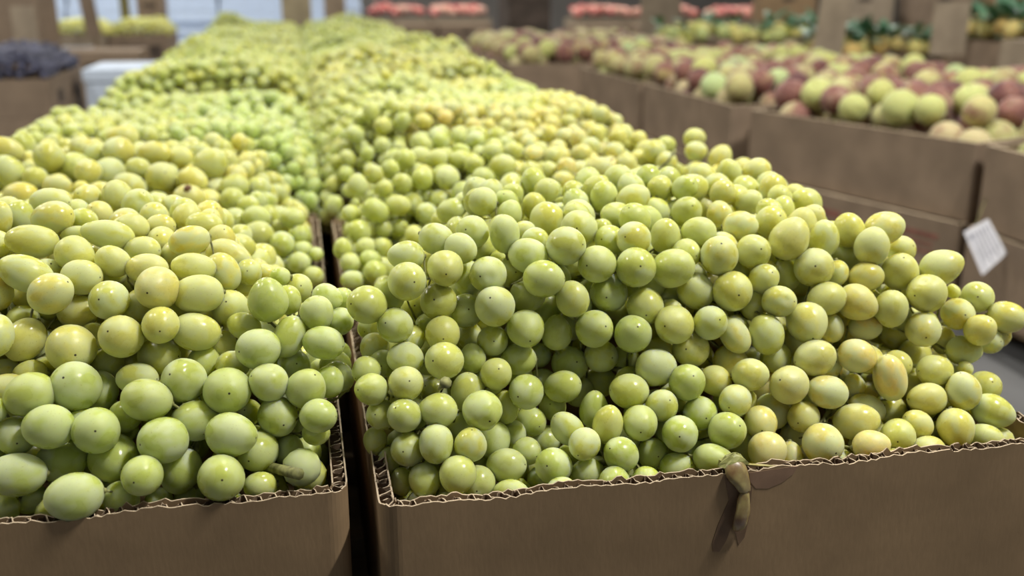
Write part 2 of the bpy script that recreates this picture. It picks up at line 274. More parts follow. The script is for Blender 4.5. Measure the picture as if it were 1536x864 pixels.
L1='''-1734 5804 300 124 113 27 -95 0 5;-1515 5665 397 145 126 -99 -3 7 5;-1258 5632 362 145 132 17 -90 37 5;-1404 5918 535 159 146 -20 -73 64 5;-1637 5830 536 147 128 -95 -13 -25 5;-1827 5784 476 80 74 -38 -91 8 5;-1503 5779 126 155 126 -98 -8 -9 5;-1710 5616 139 171 122 -99 -3 7 5;-1360 5389 81 161 132 -98 -8 -9 5;-1202 5734 130 157 144 42 -90 -5 5;-997 5427 155 125 115 -23 -95 15 5;-897 5595 281 147 135 -75 -62 19 4;-987 5760 475 145 125 -96 2 23 4;-728 5774 312 144 120 -99 -5 -1 4;-823 5652 53 142 119 -42 -41 -79 4;-571 5406 103 147 134 12 -91 36 4;-1140 5491 -19 113 103 18 -95 -21 5;-1726 5813 -117 119 91 -99 -3 7 5;-1825 5660 -102 100 92 -72 -65 -22 5;-965 5648 -132 90 82 -12 -95 26 4;-797 5712 -140 98 90 0 -77 -62 4;-1135 5864 341 106 97 27 -78 55 5;-1310 6102 426 127 107 1 5 99 5;-506 5570 293 156 129 88 -44 -1 4;-531 5797 480 153 141 15 -95 25 4;-291 5806 512 125 115 -73 -42 53 6;-374 5682 120 132 121 -38 -91 -2 6;-246 5781 291 133 122 26 -95 -3 6;-65 5784 463 132 121 41 -44 78 6;-138 6111 492 112 103 17 -88 42 3;-4 5616 346 115 102 89 -42 7 6;-26 5713 190 89 73 89 -42 7 6;-193 5754 67 102 90 -10 -50 -85 6;74 5929 433 104 92 1 5 99 6;137 6094 399 107 94 -47 11 87 6;-437 6003 239 95 87 -14 -81 54 6;-366 5492 -14 98 82 -99 -3 7 6;-504 6046 546 108 91 89 -42 7 4;-695 6166 529 111 102 -37 -69 -61 4;-1741 6269 725 143 119 -57 -36 -73 7;-1844 6093 824 126 103 -10 -50 -85 7;-1665 6441 615 110 97 -10 -50 -85 7;-1445 6116 702 158 145 33 -93 5 7;-1559 6282 1010 146 122 80 -26 53 7;-1227 6260 952 131 120 -26 -90 32 1;-1451 6446 830 139 105 89 -42 7 7;-1146 6083 769 142 130 -36 -76 52 8;-1354 6312 700 101 93 1 -92 36 8;-911 6070 829 123 112 8 -99 1 8;-720 6158 742 149 120 -96 2 23 2;-955 6183 592 137 117 89 -42 7 8;-1068 6004 520 134 97 89 -42 7 8;-1288 6258 537 111 101 -66 -71 -19 8;-790 5904 528 144 132 -42 -70 56 4;-1887 6306 522 91 74 -99 -3 7 7;-1702 6149 550 101 81 -99 -3 7 7;-1665 6303 505 90 82 -51 -66 -53 7;-1789 6000 522 111 87 -99 -3 7 7;-1150 6559 796 110 101 0 -99 2 8;-1180 6374 489 92 85 -1 -98 -11 8;-941 6265 1006 147 135 -24 -95 11 1;-704 6318 941 160 122 -99 -5 -1 2;-1408 6461 1051 134 113 89 -42 7 0;-1743 6498 1087 171 112 -90 6 41 0;-1478 6681 1145 135 116 74 -53 -39 0;-1233 6576 1115 115 98 -83 8 53 1;-1776 6878 1201 168 109 -98 -1 15 0;-1306 6892 1219 173 98 -96 2 23 1;-1700 7168 1289 150 118 89 -37 23 0;-1787 7537 1324 157 105 89 -42 7 0;-1954 7356 1269 116 97 1 5 99 0;-2029 7195 1303 108 72 1 5 99 0;-2034 7011 1163 100 92 -67 -72 8 0;-1522 7268 1250 102 79 87 -47 -9 0;-1554 7079 1187 104 59 89 -37 23 0;-1174 7066 1222 112 98 -91 5 38 1;-1024 6502 1075 143 98 89 -42 7 1;-1086 6814 1117 124 98 89 -42 7 1;-1009 7188 1191 107 89 89 -42 7 1;-986 7015 1127 111 102 -13 -80 57 1;-774 6733 1189 137 97 -97 -11 -17 2;-707 7130 1199 131 93 -96 2 23 2;-592 7004 1128 105 96 29 -56 76 2;-855 6881 1069 122 95 -99 -3 7 2;-740 6514 1059 144 99 -98 -1 15 2;-534 6824 1048 172 109 83 -50 -21 2;-563 6602 998 132 110 -47 11 87 2;-406 6680 967 97 89 -4 -93 34 2;-302 6758 930 73 64 89 -42 7 2;-199 6511 970 70 62 -99 -3 7 3;-457 6738 850 77 68 89 -42 7 2;-273 6193 912 143 126 1 5 99 3;-154 6357 853 99 87 1 5 99 3;-93 6561 866 111 102 24 -86 43 3;-524 6404 808 130 120 -10 -79 59 2;-627 6551 695 119 109 56 -81 8 2;-434 6228 738 110 89 -91 5 38 3;-339 5955 676 139 127 -79 -58 13 3;-155 6088 695 138 101 -45 -40 -78 3;22 6140 816 118 106 17 1 97 3;163 6224 725 98 90 -31 -91 -24 3;97 6308 870 104 86 82 -50 -25 3;194 6424 824 80 71 89 -42 7 3;52 5979 678 133 106 87 -47 -9 3;123 6278 403 114 105 0 -98 11 6;-575 6277 601 102 90 37 -56 -73 2;162 6438 426 85 78 49 -78 -37 3;40 6409 326 99 81 89 -42 7 6;-18 6554 329 94 86 -54 -82 10 3'''
L2='''-1914 11152 1136 171 157 -62 -72 29 1;-1958 11792 1202 178 126 -99 -3 7 1;-2556 10953 1132 166 152 -23 -77 58 0;-2946 11580 1175 147 135 39 -47 78 0;-3029 11271 1174 174 125 -91 5 38 0;-2881 10700 1037 173 140 -47 11 87 0;-2617 10568 977 136 124 21 -70 67 0;-2383 10396 927 151 111 89 -42 7 0;-2706 10319 875 162 116 -99 -3 7 0;-2728 10875 898 147 135 -69 -67 23 0;-2409 10577 812 120 87 89 -42 7 0;-1709 10343 890 172 145 -83 8 53 1;-1423 10545 956 164 151 37 -82 40 1;-1421 10063 774 149 123 89 -42 7 1;-1130 10107 806 164 138 89 -42 7 1;-2015 10459 839 133 106 -99 -3 7 1;-2191 10520 869 90 82 31 -84 42 0;-1762 10425 673 120 80 -99 -3 7 1;-2096 10148 726 116 65 89 -42 7 0;-2317 11428 1135 147 135 -3 -95 27 0;-2354 11110 981 181 166 7 -92 35 0;-2145 11266 1090 145 133 57 -77 25 0;-1995 10951 947 172 158 -63 -75 -14 1;-2153 10736 997 146 134 -13 -90 39 0;-1665 10719 1024 123 109 -99 -3 7 1;-1524 10974 1130 188 126 89 -42 7 1;-1286 11072 1057 156 120 89 -42 7 1;-950 10749 1035 187 166 80 -26 53 1;-1108 11241 1081 144 123 89 -42 7 1;-1106 10455 926 162 128 82 -50 -25 1;-707 10455 849 150 123 -99 -3 7 2;-723 10237 755 134 123 -40 -89 17 2;-969 10305 718 152 140 45 -82 33 1;-883 10616 770 149 137 27 -94 -16 1;-483 9843 646 143 117 -99 -3 7 2;-703 9923 619 131 111 -99 -3 7 2;-478 9613 527 160 128 -99 -3 7 2;-251 9519 447 134 123 -22 -92 28 2;-141 9811 624 131 98 89 -42 7 2;-269 9887 526 92 79 89 -42 7 2;-73 9707 478 109 100 -3 -89 43 2;-420 9701 310 126 116 29 -91 26 2;-253 9539 230 116 103 89 -42 7 2;-69 9567 359 109 97 89 -42 7 2;-99 9372 293 114 101 89 -42 7 2;67 9461 346 72 66 18 -88 -41 2;23 9268 177 109 100 41 -84 32 2;-570 10095 717 113 99 -99 -3 7 2;-1099 9945 626 130 97 89 -42 7 1;-855 10123 547 126 106 -99 -3 7 2;-693 10023 413 136 125 -34 -91 19 2'''
R2='''311 9325 420 108 89 1 5 99 4;368 9190 315 103 95 -2 -97 18 4;529 9400 403 107 98 -22 -82 50 4;559 9250 322 101 89 -99 -3 7 4;587 9079 236 125 114 1 -80 59 4;380 9063 181 112 93 -99 -3 7 4;697 9441 377 108 99 -31 -62 70 4;497 9127 78 82 69 -99 -3 7 4;1552 9801 802 134 123 6 -87 -47 1;1780 9927 926 130 119 -60 -76 23 1;1417 9974 938 135 124 -49 -86 4 1;1159 9980 940 120 110 -45 -67 57 1;2067 9874 863 136 125 17 -91 36 1;2027 10120 1015 146 125 89 -42 7 1;2298 9999 949 130 120 -38 -28 87 2;1751 10313 1013 112 98 89 -42 7 1;1882 9573 651 134 123 -14 -98 -1 1;1836 9939 707 137 126 8 -71 68 1;2091 9661 636 131 120 -50 -77 38 2;1623 9593 652 119 106 89 -42 7 1;2326 9515 616 120 107 -10 -50 -85 2;2522 9555 612 113 103 -71 -69 6 2;2292 9724 725 135 124 -14 -80 57 2;2568 9737 696 129 118 5 -96 23 2;2613 9890 887 117 96 -99 -3 7 2;2691 10056 981 124 114 -16 -68 71 2;2776 9824 740 142 130 -17 -98 -1 2;1396 9730 639 133 122 -50 -83 -18 1;1314 9903 730 113 104 4 -98 15 1;654 9627 708 137 117 -83 8 53 0;427 9773 653 103 94 -62 -63 44 0;883 9701 736 131 105 89 -42 7 0;479 9541 530 126 115 -68 -39 60 0;891 9733 498 104 95 6 -59 79 0;722 9682 518 110 101 22 -95 17 0;1001 9413 501 101 93 -1 -85 -50 0;507 9935 906 119 106 1 5 99 0;772 9883 872 97 89 12 -89 42 0;951 9931 910 112 103 -7 -82 55 0;677 10044 994 105 96 -34 -50 79 0;870 10255 992 108 99 -23 -48 84 0;1030 10379 1083 120 110 -91 -33 21 1;1198 10059 731 114 105 -8 -93 33 1;3028 9994 972 147 126 89 -42 7 2;3348 10057 993 127 113 37 -56 -73 2;3180 9864 870 116 107 -21 -85 46 2;3385 9817 822 125 111 22 -55 -79 2;2971 10495 1057 116 102 89 -42 7 2;3769 10372 1072 142 130 -45 -84 27 3;3999 10645 1098 113 98 -99 -3 7 3;4345 10663 1160 128 113 -99 -3 7 3;4224 10307 1068 125 110 -99 -3 7 3;4427 10117 1018 152 123 47 -9 87 3;4626 9940 910 140 128 12 -98 -6 3;4311 9875 868 134 123 -14 -98 2 3;4091 9951 891 135 123 -27 -93 20 3;4506 9684 760 125 115 54 -60 57 3;4721 9752 738 127 116 8 -96 -25 3;4064 9756 785 125 115 -21 -97 0 3;4672 9548 623 119 105 6 -53 -84 3;3840 10175 970 129 118 -22 -39 88 3;3068 10086 762 126 116 -34 -93 1 2;3633 9904 881 118 108 -19 -83 51 3;3762 9738 765 124 114 38 -47 78 3;4401 9818 615 135 124 -2 -87 46 3;2639 10428 1042 121 110 27 -86 40 2;2435 10505 1059 115 101 -99 -3 7 2;2231 10585 1082 123 109 89 -42 7 1;2013 10602 1086 123 108 89 -42 7 1;1627 10472 1034 121 106 -99 -3 7 1;1380 10490 1053 120 106 -99 -3 7 1;1169 9744 633 119 109 -65 -68 30 1;4142 9641 556 125 114 -17 -92 -32 3;3525 9780 660 124 114 -50 -75 40 3;3198 9787 673 124 113 12 -86 48 2'''

LAMP_K = 1.0
# ------------------------------------------------------------------ the setting
def structure(name, a, b, m):
    mb = MB(); mb.box(a, b)
    return tag(mb.build(name, m), kind='structure')
structure('floor', (-6, -3.0, -0.06), (9, 15, 0), M_CONC)
structure('wall_back', (-6, 15, 0), (9, 15.15, CEIL), M_WALL)
structure('wall_left', (-6.15, -3, 0), (-6, 15.15, CEIL), M_WALL)
structure('wall_right', (9, -3, 0), (9.15, 15.15, CEIL), M_WALL)
structure('ceiling', (-6.15, -3.0, CEIL), (9, 15.15, CEIL + 0.1), M_CEIL)

# LED tube lamps under the ceiling
tb = MB(); tb.tube([(0, -0.25, 0), (0, 0.25, 0)], 0.018, 10)
m_tube, nt, p = mat('lit_tube'); p.inputs['Emission Color'].default_value = (*LAMP_COL, 1); p.inputs['Emission Strength'].default_value = 4.0
tube_me = tb.mesh('tube', m_tube)
hb = MB(); hb.box((-0.04, -0.29, 0), (0.04, 0.29, 0.03)); hb.box((-0.02, -0.29, -0.04), (0.02, -0.26, 0)); hb.box((-0.02, 0.26, -0.04), (0.02, 0.29, 0))
hous_me = hb.mesh('housing', M_METAL)
rb = MB(); rb.tube([(0, -0.2, 0.03), (0, -0.2, CEIL - LAMP_Z - 0.05)], 0.006); rb.tube([(0, 0.2, 0.03), (0, 0.2, CEIL - LAMP_Z - 0.05)], 0.006)
rod_me = rb.mesh('hanger', M_METAL)
for i, (x, y, pw) in enumerate(LAMPS):
    t = thing('tube_lamp', (x, y, LAMP_Z + 0.05), 'white fluorescent tube lamp hanging under the hall ceiling', 'lamp', 'tube lamps under the ceiling')
    put('housing', hous_me, t); put('tube', tube_me, t, (0, 0, -0.022)); put('hanger', rod_me, t)
    la = D.lights.new('tube_light', 'AREA'); la.shape = 'RECTANGLE'; la.size = 0.08; la.size_y = 0.50
    la.energy = pw * LAMP_K; la.color = LAMP_COL
    lo = D.objects.new('tube_light', la); COL.objects.link(lo); lo.parent = t; lo.location = (0, 0, -0.06)

# ------------------------------------------------------------------ cardboard boxes
def rounded(w, d, r, step):
    """closed rounded rectangle, starts in the middle of the front-left corner, runs along the front"""
    out = []
    cs = [((r, r), math.pi * 1.25, (0, -1)), ((w - r, r), math.pi * 1.5, (1, 0)), ((w - r, d - r), 0.0, (0, 1)), ((r, d - r), math.pi * 0.5, (-1, 0))]
    panels = []
    for k in range(4):
        (cx, cy), a0, _ = cs[k]; (ex, ey), e0, _ = cs[(k + 1) % 4]
        pts = []
        s = -0.75 * math.pi + k * math.pi / 2      # middle of the corner
        n = 4
        for i in range(n + 1):
            a = s + (math.pi / 4) * i / n
            pts.append((cx + r * math.cos(a), cy + r * math.sin(a), math.cos(a), math.sin(a)))
        a = s + math.pi / 4
        p0 = Vector(pts[-1][:2]); p1 = Vector((ex + r * math.cos(a), ey + r * math.sin(a)))
        m = max(1, int((p1 - p0).length / step))
        for i in range(1, m):
            q = p0.lerp(p1, i / m); pts.append((q.x, q.y, math.cos(a), math.sin(a)))
        for i in range(n + 1):
            b = a + (math.pi / 4) * i / n
            pts.append((ex + r * math.cos(b), ey + r * math.sin(b), math.cos(b), math.sin(b)))
        panels.append(pts)
    return panels

def strip(mb, pts, o0, o1, z0, zt, mi_top=1):
    """a wall between offsets o0 (outer) and o1 (inner) along pts; zt gives the top height per point"""
    n = len(pts); vs = []
    for i, (x, y, nx, ny) in enumerate(pts):
        z = zt[i]
        vs += [(x - nx * o0, y - ny * o0, z0), (x - nx * o0, y - ny * o0, z), (x - nx * o1, y - ny * o1, z), (x - nx * o1, y - ny * o1, z0)]
    fo = []; ft = []
    for i in range(n - 1):
        a = i * 4; b = a + 4
        fo += [(a, b, b + 1, a + 1), (a + 2, b + 2, b + 3, a + 3)]; ft.append((a + 1, b + 1, b + 2, a + 2))
    base = len(mb.v)
    mb.add(vs, fo, 0)
    mb.f += [tuple(i + base for i in f) for f in ft]; mb.m += [mi_top] * len(ft)
    e = (n - 1) * 4
    mb.f += [(base, base + 1, base + 2, base + 3), (base + e + 3, base + e + 2, base + e + 1, base + e)]; mb.m += [0, 0]

PN = ('front_panel', 'right_panel', 'back_panel', 'left_panel')
_box_cache = {}
def box_parts(root, w, d, h, corr, r, m, t=0.0092, rag=1.0):
    key = (round(w, 3), round(d, 3), round(h, 3), r, m.name, t) if not corr else None
    if key and key in _box_cache:
        for nme, me in _box_cache[key]: put(nme, me, root)
        return
    rr = random.Random(int(w * 1e4) + int(d * 1e4))
    made = []
    for k, pts in enumerate(rounded(w, d, r, 0.003 if corr else 0.08)):
        mb = MB(); n = len(pts)
        if corr:
            zo = [h + rr.uniform(-.0007, .0006) * rag + 0.0009 * rag * math.sin(i * .21 + k) * math.sin(i * .047) for i in range(n)]
            zi = [z + rr.uniform(-.0010, .0006) * rag for z in zo]
            strip(mb, pts, 0, 0.0010, 0, zo); strip(mb, pts, t - 0.0010, t, 0, zi)
            pan = mb.build(PN[k], [m, M_TORN], root)
            # fluting: a wavy ribbon between the two liners
            fb = MB(); acc = rr.random(); fp = []; amp = (t - 0.0024) / 2
            L_ = 0.0
            dense = []
            for i in range(n - 1):
                a = pts[i]; b = pts[i + 1]; seg = math.hypot(b[0] - a[0], b[1] - a[1])
                q = max(1, int(seg / 0.0009))
                for j in range(q):
                    u = j / q; L_ += seg / q
                    o = t / 2 + amp * max(-1, min(1, 1.25 * math.sin(2 * math.pi * L_ / 0.0082 + 0.9 * math.sin(L_ * 60 + k))))
                    dense.append((a[0] + (b[0] - a[0]) * u, a[1] + (b[1] - a[1]) * u, a[2] + (b[2] - a[2]) * u, a[3] + (b[3] - a[3]) * u, o))
            vs = []; fs = []
            for i, (x, y, nx, ny, o) in enumerate(dense):
                z = h - 0.0008 * rag + rr.uniform(-.0009, .0007) * rag
                o2 = o + 0.0009
                tx, ty = -ny * 0.0004, nx * 0.0004
                vs += [(x - nx * o, y - ny * o, h - 0.03), (x - nx * o, y - ny * o, z), (x - nx * o2 + tx, y - ny * o2 + ty, z), (x - nx * o2 + tx, y - ny * o2 + ty, h - 0.03)]
            for i in range(len(dense) - 1):
                a = i * 4; b = a + 4
                fs += [(a, b, b + 1, a + 1), (a + 1, b + 1, b + 2, a + 2), (a + 2, b + 2, b + 3, a + 3)]
            fb.add(vs, fs); fb.m = [1 if i % 3 == 1 else 0 for i in range(len(fs))]; fb.build('fluting', [M_FLUTE_SHADE, M_TORN], pan)
        else:
            strip(mb, pts, 0, t, 0, [h] * n)
            me = mb.mesh(PN[k], [m, M_TORN]); put(PN[k], me, root); made.append((PN[k], me))
    mb = MB(); mb.box((t, t, 0), (w - t, d - t, 0.006))
    me = mb.mesh('bottom_panel', m); put('bottom_panel', me, root); made.append(('bottom_panel', me))
    if key: _box_cache[key] = made

def open_box(x, y, w, d, ztop, h, label, group=None, corr=False, r=0.008, m=None, rz=0.0, name='grape_box', t=0.0092, rag=1.0):
    root = thing(name, (x, y, ztop - h), label, 'box', group, rz)
    box_parts(root, w, d, h, corr, r, m or M_KRAFT, t, rag)
    return root

# ------------------------------------------------------------------ grapes
def uvs(nu, nv):
    vs = [(0, 0, -1)]; fs = []
    for j in range(1, nv):
        t = math.pi * j / nv
        for i in range(nu):
            a = 2 * math.pi * i / nu
            vs.append((math.sin(t) * math.cos(a), math.sin(t) * math.sin(a), -math.cos(t)))
    vs.append((0, 0, 1)); top = len(vs) - 1
    for i in range(nu):
        i2 = (i + 1) % nu
        fs.append((0, 1 + i2, 1 + i))
        for j in range(nv - 2):
            a = 1 + j * nu
            fs.append((a + i, a + i2, a + nu + i2, a + nu + i))
        fs.append((top, 1 + (nv - 2) * nu + i, 1 + (nv - 2) * nu + i2))
    return vs, fs
def grape_mesh(nu, nv, seed, egg=0.06, dents=0, dd=0.1):
    rr = random.Random(seed); vs, fs = uvs(nu, nv); out = []
    ds = []
    for _ in range(dents):
        v = Vector((rr.uniform(-1, 1), rr.uniform(-1, 1), rr.uniform(0.1, 0.7))).normalized(); ds.append((v, rr.uniform(.22, .42), rr.uniform(.6, 1) * dd))
    ph = [rr.uniform(0, 6.28) for _ in range(3)]
    for v in vs:
        p = Vector(v)
        k = 1 + 0.02 * math.sin(3 * p.x + ph[0]) * math.sin(2.5 * p.y + ph[1]) + 0.012 * math.sin(4 * p.z + ph[2])
        w = 1 - egg * p.z
        q = Vector((p.x * w * k, p.y * w * k, p.z * k))
        for dv, dr, da in ds:
            a = (p - dv).length
            q *= 1 - da * math.exp(-(a / dr) ** 2)
        if p.z > 0: q *= 1 - 0.018 * math.exp(-((p.x ** 2 + p.y ** 2) / 0.006))
        out.append(q)
    return me_from('grape', out, fs, M_GRAPE, True)
G_ME = [grape_mesh(28, 18, s, e) for s, e in ((1, .05), (2, .08), (3, .02), (4, .10), (5, -.02))]
G_DENT = [grape_mesh(36, 26, 11, .05, 2, .13), grape_mesh(36, 26, 12, .04, 1, .18), grape_mesh(36, 26, 13, .06, 3, .08)]
G_MID = [grape_mesh(20, 12, s, e) for s, e in ((21, .05), (22, .08), (23, .0))]
def ico(sub):
    bm = bmesh.new(); bmesh.ops.create_icosphere(bm, subdivisions=sub, radius=1.0)
    me = D.meshes.new('ball'); bm.to_mesh(me); bm.free(); return me
ICO1, ICO2, ICO3 = ico(1), ico(2), ico(3)

def axis_rot(v, rr):
    q = Vector(v).to_track_quat('Z', 'Y')
    return q @ Quaternion((0, 0, 1), rr.uniform(0, 6.283))
def rand_axis(rr, out=None):
    v = Vector((rr.gauss(0, 1), rr.gauss(0, 1), rr.gauss(0, 1))).normalized()
    if out is not None: v = (v + out * 1.1).normalized()
    return v
def jit(c, rr, s=0.08):
    k = 1 + rr.uniform(-s, s); g = rr.uniform(-s, s)
    return (c[0] * k * (1 + g * .5), c[1] * k, c[2] * k * (1 - g), 1)

def make_bunch(label, grapes, deep, tint, rr, group=None, meshes=None, dent=0.08, extra_stem=None, deep_me=None, stems=True):
    """grapes, deep: (pos, A, B, axis) in world space"""
    al = grapes + deep
    if not al: return None
    cx = sum(g[0].x for g in al) / len(al); cy = sum(g[0].y for g in al) / len(al); cz = min(g[0].z - g[2] for g in al)
    o = Vector((cx, cy, cz))
    root = thing('grape_bunch', o, label, 'grapes', group)
    meshes = meshes or G_ME
    for (p, A, B, ax) in grapes:
        me = rr.choice(G_DENT) if rr.random() < dent else rr.choice(meshes)
        g = put('grape', me, root, p - o, axis_rot(ax, rr), (B, B, A))
        g.color = jit(tint, rr)
    if deep:
        xf = []
        for (p, A, B, ax) in deep:
            xf.append(Matrix.Translation(p - o) @ axis_rot(ax, rr).to_matrix().to_4x4() @ Matrix.Diagonal((B, B, A, 1)))
        g = joined('grapes', deep_me or ICO2, xf, M_GRAPES, root); g.color = (*tint, 1); g['kind'] = 'stuff'
    if stems and grapes:
        mb = MB()
        P = np.array([list(g[0]) for g in grapes]); c = P.mean(0)
        if len(P) > 3:
            u, s, vt = np.linalg.svd(P - c, full_matrices=False); d = Vector(vt[0])
        else: d = Vector((1, 0, 0))
        ts = [(g[0] - Vector(c)).dot(d) for g in grapes]
        t0, t1 = min(ts) * .85, max(ts) * .85
        dn = Vector((0, 0.010, -0.016))
        K = 7; rach = []
        for i in range(K):
            t = t0 + (t1 - t0) * i / (K - 1)
            w = [math.exp(-((a - t) / max(.012, (t1 - t0) * .2)) ** 2) for a in ts]
            q = sum((g[0] * wi for g, wi in zip(grapes, w)), Vector()) / (sum(w) + 1e-9)
            rach.append(q + dn - o)
        mb.tube(rach, [0.0026 - 0.0011 * i / (K - 1) for i in range(K)], 6)
        for g in grapes:
            e = g[0] - o - g[3] * g[1] * 0.97
            b = min(rach, key=lambda r_: (r_ - e).length)
            if (b - e).length > 0.09: b = e + (b - e).normalized() * 0.06
            mid = (e + b) / 2 - g[3] * 0.003
            mb.tube([b, mid, e], [0.0011, 0.0008, 0.0009], 4)
            mb.tube([e - g[3] * 0.0015, e + g[3] * 0.0006], [0.0011, 0.0023], 6)
        for pts, rads in (extra_stem or []):
            mb.tube([Vector(q) - o for q in pts], rads, 8)
        mb.build('stem', M_STEM, root, smooth=True)
    return root

class Pack:
    def __init__(s, cell=0.03): s.c = cell; s.g = {}
    def key(s, p): return (int(math.floor(p.x / s.c)), int(math.floor(p.y / s.c)), int(math.floor(p.z / s.c)))
    def ok(s, p, r):
        k = s.key(p)
        for i in (-1, 0, 1):
            for j in (-1, 0, 1):
                for l in (-1, 0, 1):
                    for (q, rq) in s.g.get((k[0] + i, k[1] + j, k[2] + l), ()):
                        d = r + rq
                        dx = p.x - q.x; dy = p.y - q.y; dz = p.z - q.z
                        if dx * dx + dy * dy + dz * dz < d * d: return False
        return True
    def add(s, p, r): s.g.setdefault(s.key(p), []).append((p, r))

def fill(pack, x0, x1, y0, y1, S, rm, rr, offs, tries):
    """random close heap under the surface S; offs = depth of each layer; returns [(pos, r, layer)]"""
    out = []
    for li, of in enumerate(offs):
        n = int(tries * (x1 - x0) * (y1 - y0) / (rm * rm))
        for _ in range(n):
            x = rr.uniform(x0, x1); y = rr.uniform(y0, y1)
            s = S(x, y)
            if s is None: continue
            r = rm * rr.uniform(0.86, 1.13)
            p = Vector((x, y, s - of + rr.uniform(-.004, .003)))
            if pack.ok(p, r * 0.90):
                pack.add(p, r * 0.90); out.append((p, r, li))
    return out

def normal(S, x, y):
    e = 0.012
    a, b, c, d = S(x + e, y), S(x - e, y), S(x, y + e), S(x, y - e)
    if None in (a, b, c, d): return Vector((0, 0, 1))
    return Vector((-(a - b) / (2 * e), -(c - d) / (2 * e), 1)).normalized()

def interp(x, pts):
    if x <= pts[0][0]: return pts[0][1]
    for (a, va), (b, vb) in zip(pts, pts[1:]):
        if x <= b: return va + (vb - va) * (x - a) / (b - a)
    return pts[-1][1]

T_GREEN = (0.55, 0.57, 0.17); T_FRESH = (0.49, 0.55, 0.16); T_YEL = (0.69, 0.63, 0.20); T_PALE = (0.57, 0.60, 0.20)
T_GOLD = (0.80, 0.66, 0.26); T_PINK = (0.76, 0.56, 0.32); T_OLIVE = (0.50, 0.46, 0.16); T_DEEP = (0.44, 0.56, 0.19)

PITCH = 0.372; BW = 0.442; BD = 0.364; BH = 0.155
XR, XL = 0.030, -0.428
YR, YL = 0.505, 0.530
ORD = ['front', 'second', 'third', 'fourth', 'fifth', 'sixth', 'seventh', 'eighth', 'ninth', 'tenth', 'eleventh', 'twelfth']
NR, NL = 12, 12
for i in range(NR):
    for nm, X, Y in (('right', XR, YR), ('left', XL, YL)):
        y = Y + i * PITCH
        lab = f'brown corrugated box of green grapes, {ORD[i]} of the {nm} row' if i else \
              ('open brown corrugated box heaped with grapes, front of the right row, juice stain' if nm == 'right' else 'open brown corrugated box heaped with grapes, front of the left row')
        open_box(X, y, BW, BD, RIM, BH, lab, 'boxes of the two grape rows', corr=i < 2, r=0.012 if i < 2 else 0.008, rag=1.6 if i == 0 else 2.2)
# platform the grape rows stand on
def platform(x0, x1, y0, y1, ztop, nm):
    mb = MB()
    yy = y0
    while yy < y1 - .02:
        mb.box((x0, yy, ztop - 0.022), (x1, min(y1, yy + 0.09), ztop)); yy += 0.12
    for xx in (x0, (x0 + x1) / 2 - .03, x1 - .06): mb.box((xx, y0, 0), (xx + 0.06, y1, ztop - 0.022))
    o = mb.build(nm, M_WOOD); o['kind'] = 'structure'
platform(-0.43, 0.475, 0.62, 5.0, RIM - BH, 'trim_1')

def rows(s):
    return [tuple(float(v) for v in r.split()) for r in s.split(';')]
def unpack(s):
    out = []
    for r in rows(s):
        ax = Vector(r[5:8]).normalized()
        out.append((Vector((r[0] / 1e4, r[1] / 1e4, RIM + r[2] / 1e4)), r[3] / 1e4, r[4] / 1e4, ax, int(r[8])))
    return out

PROF = {'R1': (.512, [(-.05, -.1), (.01, -.012), (.02, .0), (.07, .056), (.105, .118), (.2, .145), (.4, .15)]),
        'L1': (.535, [(-.06, -.1), (-.02, -.01), (.0, .006), (.05, .055), (.1, .105), (.2, .135), (.4, .15)]),
        'L2': (.905, [(-.05, -.06), (.0, .0), (.08, .07), (.2, .115), (.4, .14)]),
        'R2': (.885, [(-.05, -.06), (.0, .0), (.06, .055), (.12, .10), (.25, .135), (.4, .15)])}
NEAR = {
 'R1': (XR, YR, R1, [
   ('grape bunch low in left corner of the front right box, with cut stem stub', T_PALE),
   ('grape bunch spilling over the left wall of the front right box beside the gap', T_GREEN),
   ('large green grapes bunch at the top left crest of the front right box', T_GREEN),
   ('pale bunch in the middle of the front right box crest', T_GREEN),
   ('shaded grape bunch in the hollow of the front right box below the crest', T_PALE),
   ('green grape bunch along the front right box rim, left of the juice stain', T_FRESH),
   ('bright yellow-green bunch at the top right crest of the front right box', T_YEL),
   ('grape bunch overhanging the right wall of the front right box above the floor', T_YEL),
   ('yellowish bruised grape bunch at the front rim, right of the juice stain', T_GOLD),
   ('long pale grapes bunch in the right front corner of the front right box', T_YEL),
   ('bunch of round grapes in the centre right slope of the front right box', T_YEL)], .80),
 'L1': (XL, YL, L1, [
   ('yellowish bunch of long grapes on the far left crest of the front left box', T_YEL),
   ('pale yellow oval grape bunch with dark stem ends, middle of front left box crest', T_YEL),
   ('yellow-green bunch on the right crest of the front left box', T_YEL),
   ('fresh green bunch leaning on the right wall of the front left box by the gap', T_FRESH),
   ('green bunch of round grapes at the front rim middle of the front left box', T_FRESH),
   ('green bunch hanging over the front rim at the left end of the front left box', T_FRESH),
   ('green bunch above the cut stem in the right front corner of the front left box', T_FRESH),
   ('dull yellowish bunch beside the bare stems on the left edge of the front left box', T_YEL),
   ('yellow-green bunch halfway down the slope of the front left box', T_YEL)], .86),
 'L2': (XL, YL + PITCH, L2, [
   ('yellow-green bunch at the left side of the second left box', T_YEL),
   ('bunch with one brown-scarred grape on the second left box', T_YEL),
   ('pale green bunch leaning to the gap on the second left box', T_GREEN)], 1.19),
 'R2': (XR, YR + PITCH, R2, [
   ('shaded green bunch in the left front of the second right box', T_GREEN),
   ('green bunch with white glints on the crest of the second right box', T_GREEN),
   ('pale green bunch in the middle top of the second right box', (0.74, 0.64, 0.26)),
   ('pale yellow bunch with a bare stem at the right end of the second right box', T_YEL),
   ('small bunch by the left rim of the second right box beside the gap', T_GREEN)], 1.09)}

